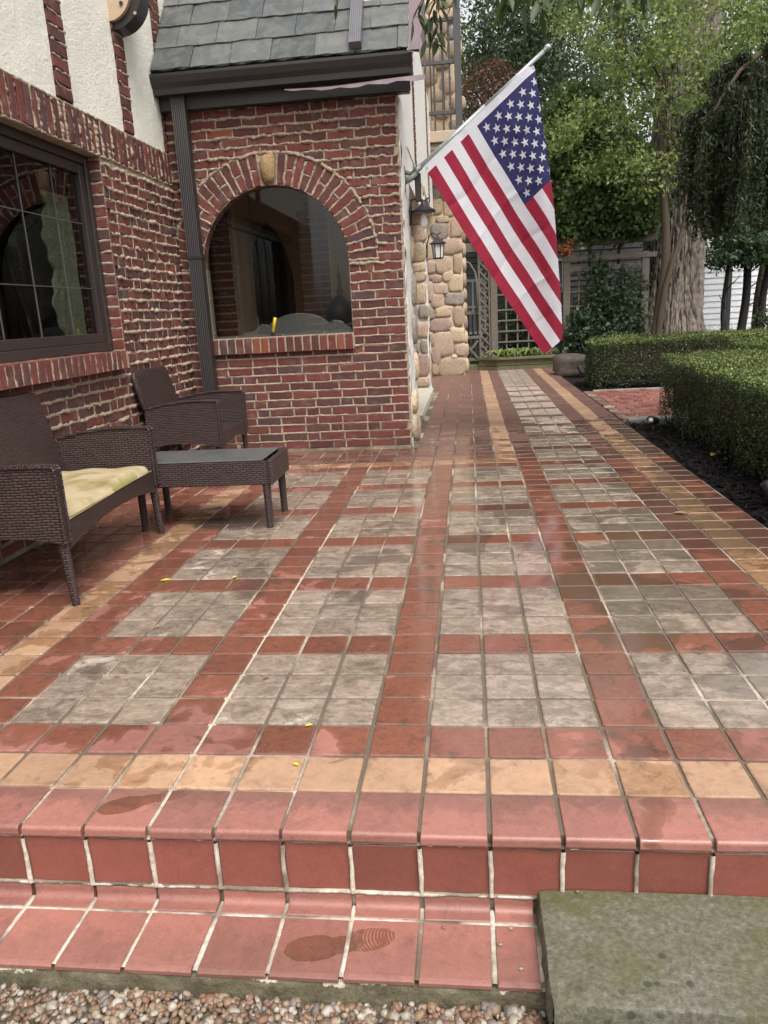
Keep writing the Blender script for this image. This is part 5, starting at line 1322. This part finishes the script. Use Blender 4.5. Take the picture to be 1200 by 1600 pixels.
def strap_plant(x, y, z, n, L, q, lab):
    mb = MB(); rr = random.Random(q)
    for k in range(n):
        a = rr.random() * 6.28; l = L * rr.uniform(.6, 1.1); d = Vector((math.cos(a), math.sin(a), 0)); sd_ = Vector((-d.y, d.x, 0)); V = []
        for j in range(6):
            f = j / 5; p = Vector((x, y, z)) + d * l * f * .75 + Vector((0, 0, l * (1.25 * f - 1.05 * f * f))); w = .02 * math.sin(math.pi * min(1, .12 + f * .9)) + .002
            V += [p - sd_ * w, p + sd_ * w]
        mb.add(V, [(2 * j, 2 * j + 1, 2 * j + 3, 2 * j + 2) for j in range(5)], rr.random())
    t = tag(put('strap_leaf_plant', mb.mesh('strap_leaf_plant', M['leaf_light'], True, fix=False)), lab, 'plant', 'plants in the timber planter'); return t
for k, x in enumerate((.70, .84, .98, 1.10, 1.24, 1.38)): strap_plant(x, 12.98 + .1 * (k % 2), .15, 40, .50, k, 'bright green strap leaved plant, ' + ('leftmost', 'second from the left', 'third from the left', 'fourth from the left', 'fifth from the left', 'rightmost')[k] + ' in the mossy planter box')

# ------------------------------------------------------------------ houses behind
nb = thing('grey_house', (1.5, 17.5, 0), 'grey clapboard house half hidden behind the trellis', 'house')
mb = MB()
for k in range(26):
    z = -.1 + k * .13; mb.prism([(17.5, z), (17.47, z + .002), (17.492, z + .13), (17.5, z + .13)], 0, -4, 4.9)
add('siding_board', mb, M['siding'], nb); mb = MB(); mb.box((-4, 17.5, -.1), (4.9, 22, 3.3)); add('wall', mb, M['siding'], nb)
def house_window(par, x0, x1, z0, z1, y):
    f = put('window', None, par, (x0, y, z0)); mb = MB(); w = .06
    mb.box((x0, y - .05, z0), (x0 + w, y, z1)); mb.box((x1 - w, y - .05, z0), (x1, y, z1)); mb.box((x0 + w, y - .05, z0), (x1 - w, y, z0 + w)); mb.box((x0 + w, y - .05, z1 - w), (x1 - w, y, z1)); mb.box(((x0 + x1) / 2 - .02, y - .045, z0 + w), ((x0 + x1) / 2 + .02, y - .005, z1 - w))
    mb.box((x0 + w, y - .04, (z0 + z1) / 2 - .02), (x1 - w, y - .01, (z0 + z1) / 2 + .02)); add('frame', mb, M['dim_paint'], f)
    mb = MB(); mb.box((x0 + w, y - .02, z0 + w), (x1 - w, y - .012, z1 - w)); add('pane', mb, M['table_glass'], f)
house_window(nb, -.05, .55, .5, 1.75, 17.465); house_window(nb, 1.55, 2.35, .9, 2.1, 17.465)
mb = MB(); mb.prism([(17.25, 3.28), (22.3, 3.28), (19.7, 4.0)], 0, -4.2, 5.0); add('roof', mb, M['slate'], nb)
wh = thing('white_house', (9, 22, 0), 'bright white clapboard house seen between the slim trunks', 'house')
mb = MB()
for k in range(24):
    z = -.2 + k * .16; mb.prism([(22, z), (21.97, z + .002), (21.992, z + .16), (22, z + .16)], 0, 6.3, 16)
add('siding_board', mb, M['white_siding'], wh); mb = MB(); mb.box((6.3, 22.0, -.2), (16, 27, 3.6)); add('wall', mb, M['white_siding'], wh)
mb = MB(); mb.box((7.35, 21.90, -.1), (7.45, 21.965, 3.4)); add('drain_pipe', mb, M['siding'], wh)
house_window(wh, 9.2, 10.0, .9, 2.2, 21.965)
mb = MB(); mb.prism([(21.6, 3.6), (27.4, 3.6), (24.5, 6)], 0, 6.0, 16.3); add('roof', mb, M['slate'], wh)
mb = MB(); mb.tube([(.0 + 9 * k / 20, 16, 5.35 - .25 * math.sin(math.pi * k / 20) + k * .012) for k in range(21)], .012, 6, False)
tag(put('overhead_cable', mb.mesh('overhead_cable', M['black_metal'])), 'black overhead cable strung in front of the trees', 'cable')

# ------------------------------------------------------------------ trees
# the big furrowed trunk
bt = thing('large_tree', (4.22, 15.2, 0), 'huge old tree with pale deeply furrowed bark', 'tree')
na, nz = 300, 280; zz = np.linspace(-.1, 8.6, nz); aa = np.linspace(0, 2 * np.pi, na, endpoint=False)
Z, A = np.meshgrid(zz, aa, indexing='ij')
rad = .57 + .24 * np.exp(-np.maximum(Z, 0) / .55) - .012 * Z + .05 * np.sin(2 * A + .4) + .03 * np.sin(3 * A + Z * .3)
rad *= 1 + .55 * np.exp(-np.maximum(Z, 0) / .25) * .35 * np.cos(5 * A + 1)
rid = np.abs(vn(np.stack([np.cos(A) * 12, np.sin(A) * 12, Z * 1.9], -1).reshape(-1, 3), 60)); rid2 = np.abs(vn(np.stack([np.cos(A) * 27, np.sin(A) * 27, Z * 6.5], -1).reshape(-1, 3), 61))
rid3 = vn(np.stack([np.cos(A) * 9, np.sin(A) * 9, Z * 13.0], -1).reshape(-1, 3), 62)
h_ = np.clip(rid * 2.2, 0, 1) * .5 + np.clip(rid2 * 2.2, 0, 1) * .35 + .15 * np.clip(rid3 * 2 + .6, 0, 1); h_ = h_.reshape(nz, na)
rad = rad + .085 * (h_ - .5)
V = np.stack([4.14 + rad * np.cos(A) + .03 * Z, 15.2 + rad * np.sin(A), Z], -1).reshape(-1, 3)
F = [(i * na + j, i * na + (j + 1) % na, (i + 1) * na + (j + 1) % na, (i + 1) * na + j) for i in range(nz - 1) for j in range(na)]
me = bpy.data.meshes.new('trunk'); me.from_pydata(V.tolist(), [], F); me.polygons.foreach_set('use_smooth', [True] * len(F))
at = me.attributes.new('depth', 'FLOAT', 'POINT'); at.data.foreach_set('value', np.clip(h_ * 1.7 - .35, 0, 1).ravel()); me.materials.append(M['bark']); put('trunk', me, bt)
mb = MB(); ends = []
for q, (dx, dy, dz) in enumerate(((-2.5, .5, 2.6), (2.6, -.3, 2.4), (.5, 1.5, 3.5), (-.8, -1.2, 3.2))): ends.append(limb(mb, (4.45, 15.2, 7.9), (4.45 + dx, 15.2 + dy, 8 + dz), .28, .08, 10, .05, 8, q))
add('limb', mb, M['bark_brown'], bt, True)
P, tt = clumps([(3.6, 15.6, 10.2, 3.6, 2.4, 1.8, 1.2), (6, 15.4, 9.6, 2.6, 2, 1.6, 1)], 26, .22, 110); leaves('crown', P, .13, M['leaf_mid'], bt, .55, None, .3, None, tt)
# smaller trees
tree('slender_tree', (3.45, 13.2, -.03), 4.5, [(3.5, 13.1, 4.5, 1.0, .8, .8, 1.3), (2.3, 13.1, 3.75, .75, .7, .7, .8), (2.85, 13.0, 5.4, 1.1, .8, .8, 1.1), (4.4, 13.2, 5.5, 1.0, .8, .8, 1.1), (4.0, 13.2, 3.7, .6, .5, .5, .45), (2.2, 13.2, 5.9, .8, .7, .6, .6), (3.1, 13.0, 3.2, .6, .5, .5, .5), (4.6, 13.3, 4.5, .5, .5, .6, .4)],
     'leaf_light', .085, 470, 24, .13, 'slender many stemmed tree with pale yellow green leaves before the big trunk', trunk_r=.105,
     stems=[Vector((3.50, 13.2, 4.6)), Vector((4.02, 13.2, 3.4))])
# vine over the pergola
vt = thing('climbing_vine', (2.6, TY, 0), 'dense green climbing vine heaped on top of the trellis', 'vine')
P, tt = clumps([(2.2, 14.0, 2.75, .75, .5, .62, 1), (3.0, 14.0, 2.7, .7, .5, .55, 1), (2.0, 14.1, 3.6, .6, .5, .7, .8), (2.8, 14.2, 3.5, .7, .5, .6, .8), (1.5, 14.1, 3.0, .45, .4, .7, .5), (.6, 14.1, 2.45, .5, .3, .22, .35), (2.2, 14.2, 4.4, .6, .5, .5, .5)], 24, .12, 1050); leaves('foliage', P, .085, M['leaf_mid'], vt, .8, None, .4, None, tt, .6)
P, tt = clumps([(2.45, 13.85, .55, .5, .22, .5, 1), (3.0, 13.9, .5, .45, .22, .5, .8), (2.75, 13.9, 1.1, .35, .2, .45, .5), (3.15, 13.9, 1.3, .22, .2, .5, .3), (2.15, 13.85, .35, .25, .2, .35, .4), (2.5, 13.9, 1.7, .2, .15, .3, .2)], 18, .10, 300); leaves('low_foliage', P, .075, M['leaf_dark'], vt, .8, None, .4, None, tt, .5)
mb = MB()
for q, x in enumerate((1.98, 2.5, 2.9, 2.1)): limb(mb, (x, 14.05, -.05), (x + random.uniform(-.3, .3), 14.1, 2.6), .045, .025, 7, .05, 8, q)
add('stem', mb, M['twig'], vt, True)
P, tt = clumps([(1.98, 13.55, 2.12, .07, .06, .16, 1), (1.86, 13.55, 2.02, .08, .06, .06, .6)], 10, .04, 12); leaves('dead_spray', P, .075, m_leaf('russet_leaf', [(0, (.22, .06, .02)), (1, (.42, .14, .05))]), vt, .5)
# weeping conifer: hanging strands clothed in needles
wt = thing('weeping_spruce', (4.3, 9.4, 0), 'dark weeping conifer with long hanging branches at the right edge', 'tree')
mb = MB(); limb(mb, (4.6, 9.6, -.03), (4.5, 9.5, 3.0), .12, .08, 10, .03, 8, 2)
lead = [(4.5, 9.5, 3.0), (4.35, 9.4, 3.7), (4.1, 9.3, 4.0), (3.8, 9.2, 3.95), (3.4, 9.1, 3.65), (3.18, 9.05, 3.35), (3.02, 9.0, 3.0)]; mb.tube(lead, [.06, .05, .042, .034, .027, .02, .012], 8)
NP, NT_, tv = [], [], []
strands = MB()
for k in range(1100):
    cl_ = k % 26; f = (cl_ + .5) / 26; i = min(5, int(f * 6)); a, b = Vector(lead[i]), Vector(lead[i + 1]); rc = random.Random(cl_ * 17); out_ = random.random()
    p = a.lerp(b, f * 6 - i) + Vector((rc.uniform(-.16, .22), rc.uniform(-.35, .30), rc.uniform(-.15, .16))) + Vector((rc.uniform(-.22, .1), rc.uniform(-.5, .2), -.16)) * out_ + Vector((random.gauss(0, .05), random.gauss(0, .05), 0))
    low = 1.42 + .35 * random.random() + (.35 if p.x > 3.7 else 0) * random.random() + .6 * random.random() ** 3
    low = max(low, 1.05 + .7 * abs(vn(np.array([[p.x * 3, p.y * 2, 0]]), 70)[0]))
    L = max(.3, p.z - low) * random.uniform(.35, .9); n = max(5, int(L / .09)); cu_ = Vector((random.gauss(0, .06), random.gauss(0, .06), 0)); pts = []
    base_t = random.uniform(.1, .75)
    for j in range(n + 1):
        g_ = j / n; pts.append(p + cu_ * math.sin(g_ * 2.5) + Vector((.02 * math.sin(g_ * 9 + k), .02 * math.cos(g_ * 7 + k), -L * g_)))
    strands.tube(pts, [.006 * (1 - .6 * j / n) for j in range(n + 1)], 3, False)
    for j in range(n):
        for q in range(14): NP.append(tuple(pts[j].lerp(pts[j + 1], random.random()) + Vector((random.gauss(0, .026), random.gauss(0, .026), 0)))); tv.append(base_t + .25 * (j / n))
add('trunk', mb, M['bark_brown'], wt, True); add('branchlet', strands, M['twig'], wt)
leaves('needles', NP, .068, M['needle'], wt, .27, None, .3, None, np.array(tv), 1.6)
# trees beyond: a dense belt
belt = [('arborvitae', (1.5, 16.7, 0), 7, [(1.5, 16.7, 3.2, .8, .5, 1.2, 1), (1.5, 16.7, 5.2, .8, .5, 1.4, 1), (1.5, 16.7, 7, .6, .5, 1.2, .7)], 'leaf_dark', 'dark evergreen directly behind the blue field of the flag'),
        ('arborvitae', (.75, 20, 0), 8, [(.75, 20, 3.0, .9, .8, 2.0, 1), (.75, 20, 5.6, .8, .7, 2.0, 1), (.85, 20, 8, .6, .6, 1.6, .7)], 'leaf_dark', 'tall narrow dark evergreen just right of the balcony post'),
        ('arborvitae', (2.6, 21, 0), 9, [(2.6, 21, 4, 1.1, .9, 2.0, 1), (2.6, 21, 6.5, 1.0, .8, 2.2, 1), (2.6, 21, 9, .7, .7, 1.6, .7)], 'leaf_dark', 'tall dark evergreen behind the tip of the flag pole'),
        ('arborvitae', (4.4, 22, 0), 9, [(4.4, 22, 4, 1.1, .9, 2.0, 1), (4.4, 22, 7, 1.0, .8, 2.4, 1)], 'leaf_dark', 'tall dark evergreen behind the pale leaved slender tree'),
        ('shade_tree', (7.2, 19, 0), 8, [(6.4, 19, 5, 1.5, 1.2, 1.6, 1), (7.6, 19, 6.5, 1.8, 1.4, 1.6, 1), (8.5, 19, 4.4, 1.4, 1.2, 1.2, .8), (6.0, 19, 7.4, 1.5, 1.2, 1.3, .8)], 'leaf_mid', 'green shade tree at the upper right beyond the conifer'),
        ('shade_tree', (5.0, 26, 0), 11, [(4, 26, 9, 2.6, 1.6, 2, 1), (6.8, 26, 9.6, 2.4, 1.6, 2.0, 1), (1.2, 26, 8.6, 1.8, 1.5, 1.6, .7), (9.5, 26, 8, 2.4, 1.6, 2.5, 1)], 'leaf_mid', 'distant shade tree filling the sky above the evergreens'),
        ('shade_tree', (-1, 27, 0), 10, [(-1, 27, 8, 2.0, 1.5, 2.5, 1), (.5, 27, 5.5, 2, 1.5, 2, 1)], 'leaf_dark', 'distant dark tree standing behind the stone house')]
for nm_, b, h, bl, lf, lab in belt:
    tree(nm_, b, h, bl, lf, .15 if nm_ != 'arborvitae' else .10, 520 if nm_ == 'arborvitae' else 330, 24, .22, lab, trunk_r=.16, group='trees beyond the garden fence')
tree('red_leaf_tree', (.85, 16.0, 0), 5.0, [(.70, 16, 5.2, .65, .5, .7, 1), (1.1, 16, 4.7, .6, .4, .65, .8), (.5, 15.9, 4.2, .5, .4, .6, .7)], 'leaf_red', .06, 480, 22, .10, 'small maroon leaved tree between the balcony and the flag', trunk_r=.06)
for k, (x, y, lean, r_) in enumerate(((6.15, 17, .10, .10), (6.6, 17.2, .18, .075), (7.05, 17.4, .25, .065), (5.75, 16.8, -.02, .05))):
    t = thing('understory_tree', (x, y, 0), ('slim tree trunk just right of the huge trunk', 'second slim leaning trunk right of the huge trunk', 'thin dark leaning trunk farthest right before the white house', 'thinnest stem close beside the huge trunk')[k], 'tree', 'slim trunks before the white house')
    mb = MB(); top = limb(mb, (x, y, -.05), (x + lean, y, 2.6), r_, r_ * .7, 9, .02, 8, k)
    for q in range(4): limb(mb, (x + lean * .5, y, .8 + q * .35), (x + lean + random.uniform(-.5, .7), y, 1.1 + q * .4), .02, .006, 5, .08, 5, q)
    add('trunk', mb, M['black_wood'], t, True)
    P, tt = clumps([(x + lean, y, 2.5, .75, .5, .6, 1), (x + lean + .3, y - .2, 2.0, .5, .4, .35, .6), (x + lean - .2, y - .3, 1.85, .35, .3, .2, .3)], 20, .12, 150); leaves('crown', P, .10, M['leaf_dark'], t, .55, None, .4, None, tt)
for k, (x, y, rr_, lab) in enumerate(((1.35, 15.6, .75, 'dark shrub in the shade behind the left half of the trellis'), (2.75, 15.7, .9, 'dark shrub in the shade behind the right half of the trellis'), (8.3, 18, .75, 'dark rounded shrub in front of the white house'), (6.75, 15.6, .62, 'low dark shrub at the right edge behind the hedge'))):
    t = thing('garden_shrub', (x, y, 0), lab, 'shrub'); mb = MB(); limb(mb, (x, y, -.05), (x, y, rr_), .04, .02, 6, .05, 4, k); add('stem', mb, M['twig'], t)
    P, tt = clumps([(x, y, rr_ * .8, rr_, rr_ * .8, rr_ * .8, 1)], 20, .1, 150); leaves('foliage', P, .08, M['leaf_dark'], t, .6, None, .4, None, tt)
# far wood closing the view
P, tt = clumps([(-14 + k * 3.2, 44 + 2 * math.sin(k), 2.6, 2.6, 2, 3.0, 1) for k in range(16)], 30, .45, 700); leaves('far_wood', P, .42, M['leaf_dark'], None, .6, None, .4, 'stuff', tt)

# ---- overhanging branches at the top: a tree that stands right of the frame
ot = thing('overhanging_tree', (4.6, 3.6, -.03), 'leafy tree outside the frame whose twigs hang into the top', 'tree')
mb = MB(); limb(mb, (4.6, 3.6, -.05), (4.3, 3.7, 4.4), .16, .12, 10, .03, 8, 1)
tw = MB()
def big_leaf(mb, p, d, L, w, q):
    d = Vector(d).normalized(); sd_ = d.cross(Vector((random.gauss(0, .5), random.gauss(0, .5), 1))).normalized(); nn = sd_.cross(d); V = []
    for j, (f, ww) in enumerate(((0, .04), (.2, .62), (.45, 1), (.7, .75), (.9, .28), (1, .02))):
        c_ = p + d * L * f - Vector((0, 0, L * .25 * f * f)); V += [c_ - sd_ * w * ww + nn * w * ww * .35, c_, c_ + sd_ * w * ww + nn * w * ww * .35]
    mb.add(V, [(3 * j + i, 3 * j + i + 1, 3 * j + i + 4, 3 * j + i + 3) for j in range(5) for i in range(2)], random.random())
lv = MB()
def twig(p0, p1, nleaf, L):
    p0, p1 = Vector(p0), Vector(p1); limb(tw, p0, p1, .006, .002, 5, .05, 6, nleaf)
    for k in range(nleaf):
        f = .15 + .85 * (k + random.random()) / nleaf; p = p0.lerp(p1, min(1, f)); side = Vector((random.uniform(-1, 1), random.uniform(-.6, .6), random.uniform(-.9, .15))) + (p1 - p0).normalized() * .5
        big_leaf(lv, p, side, L * random.uniform(.7, 1.15), L * random.uniform(.15, .2), k)
limb(mb, (4.3, 3.7, 4.3), (1.2, 4.2, 4.15), .07, .025, 8, .04, 8, 2); limb(mb, (4.3, 3.7, 4.3), (3.4, 1.5, 4.2), .06, .02, 7, .05, 8, 4)
OVER = []
limb(mb, (1.2, 4.2, 4.15), (.03, 4.3, 3.25), .022, .008, 6, .03, 8, 5); limb(mb, (1.2, 4.2, 4.15), (-.66, 4.3, 3.36), .022, .006, 7, .03, 8, 3)
for a, b, n_, L in (((.03, 4.3, 3.24), (-.03, 4.28, 2.80), 12, .12), ((.03, 4.3, 3.24), (-.10, 4.3, 2.83), 10, .115), ((.0, 4.3, 3.22), (-.19, 4.32, 2.95), 8, .11), ((-.66, 4.3, 3.35), (-.69, 4.3, 3.10), 4, .10), ((.03, 4.3, 3.24), (.10, 4.2, 3.02), 5, .12)): twig(a, b, n_, L)
for k in range(9):
    x = .38 + k * .085; twig((x, 3.2 + .06 * (k % 3), 2.86 + .04 * (k % 2)), (x + random.uniform(-.03, .08), 3.2, 2.55 + .09 * random.random()), 7, .12)
limb(mb, (4.3, 3.7, 4.3), (1.15, 3.3, 2.96), .05, .014, 7, .03, 8, 6); limb(mb, (1.15, 3.3, 2.96), (.35, 3.2, 2.88), .012, .005, 6, .03, 8, 7)
add('trunk', mb, M['bark_brown'], ot, True); add('twig', tw, M['twig'], ot, True, kind='stuff')
put('leaf_spray', lv.mesh('leaf_spray', M['leaf_over'], True, fix=False), ot)['kind'] = 'stuff'
P, tt = clumps([(4.4, 3.7, 5.4, 1.6, 1.4, .9, 1), (2.6, 3.6, 5.0, 1.2, .9, .5, .7)], 22, .18, 260); leaves('crown', P, .12, M['leaf_over'], ot, .4, None, .4, None, tt)

# ------------------------------------------------------------------ fallen leaves and small litter on the terrace
def fallen(x, y, z, L, col, label, a, kind_='fallen_leaf'):
    mb = MB(); V = []
    for j, (f, w) in enumerate(((0, .05), (.25, .7), (.5, 1), (.75, .7), (1, .05))):
        V += [(L * (f - .5), -L * .26 * w, .0035 + .10 * L * w), (L * (f - .5), 0, .002 + .08 * L * abs(f - .5)), (L * (f - .5), L * .26 * w, .003 + .12 * L * w)]
    mb.add(V, [(3 * j + i, 3 * j + i + 1, 3 * j + i + 4, 3 * j + i + 3) for j in range(4) for i in range(2)], random.random())
    o = put(kind_, mb.mesh(kind_, M[col], True, fix=False), None, (x, y, z), (0, 0, a)); tag(o, label, 'leaf', 'fallen leaves on the tiles')
fallen(-.335, .455, 0, .024, 'leaf_yellow', 'bright yellow leaf on the red tile row nearest the front', .4)
fallen(-.330, .262, 0, .022, 'leaf_yellow', 'yellow leaf on the ochre tile row at the front', -.5)
fallen(-1.235, 1.69, 0, .05, 'leaf_yellow', 'curled yellow leaf on the tiles in front of the love seat', .3)
fallen(-.925, 1.72, 0, .035, 'leaf_yellow', 'small yellow leaf beside the grey tiles near the table', 1.0)
fallen(-.535, .74, 0, .028, 'leaf_brown', 'dark brown curled leaf on a red tile at the left', 1.2)
fallen(.30, 2.35, 0, .02, 'leaf_yellow', 'tiny yellow leaf on the middle of the walkway', .2)
fallen(1.22, 2.62, 0, .085, 'leaf_brown', 'long pale brown leaf on the ochre tile row at the right', -.3)
fallen(1.88, 4.3, -.02, .10, 'leaf_yellow', 'pale dead leaf spray on the mulch under the nearest hedge', .9)
for k, (x, y) in enumerate(((.195, -.045), (.05, -.05), (.17, -.09), (.34, .0), (.21, -.15))):
    P_ = ICO1[0] * (.006, .004, .003); mb = MB(); mb.add((P_ * (1 + .2 * vn(ICO1[0] * 2 + k, 3)[:, None])).tolist(), ICO1[1], random.random())
    tag(put('loose_pebble', mb.mesh('loose_pebble', M['gravel'], True, fix=False), None, (x, y, -.192 if y < -.01 else -.131)), ('loose pebble at the foot of the riser nearest the bluestone slab', 'loose pebble on the tile left of the last cut tread tile', 'loose pebble in the middle of the cut tread tile', 'loose pebble at the back edge of the bluestone slab', 'loose pebble near the front of the cut tread tile')[k], 'pebble', 'loose pebbles on the step')
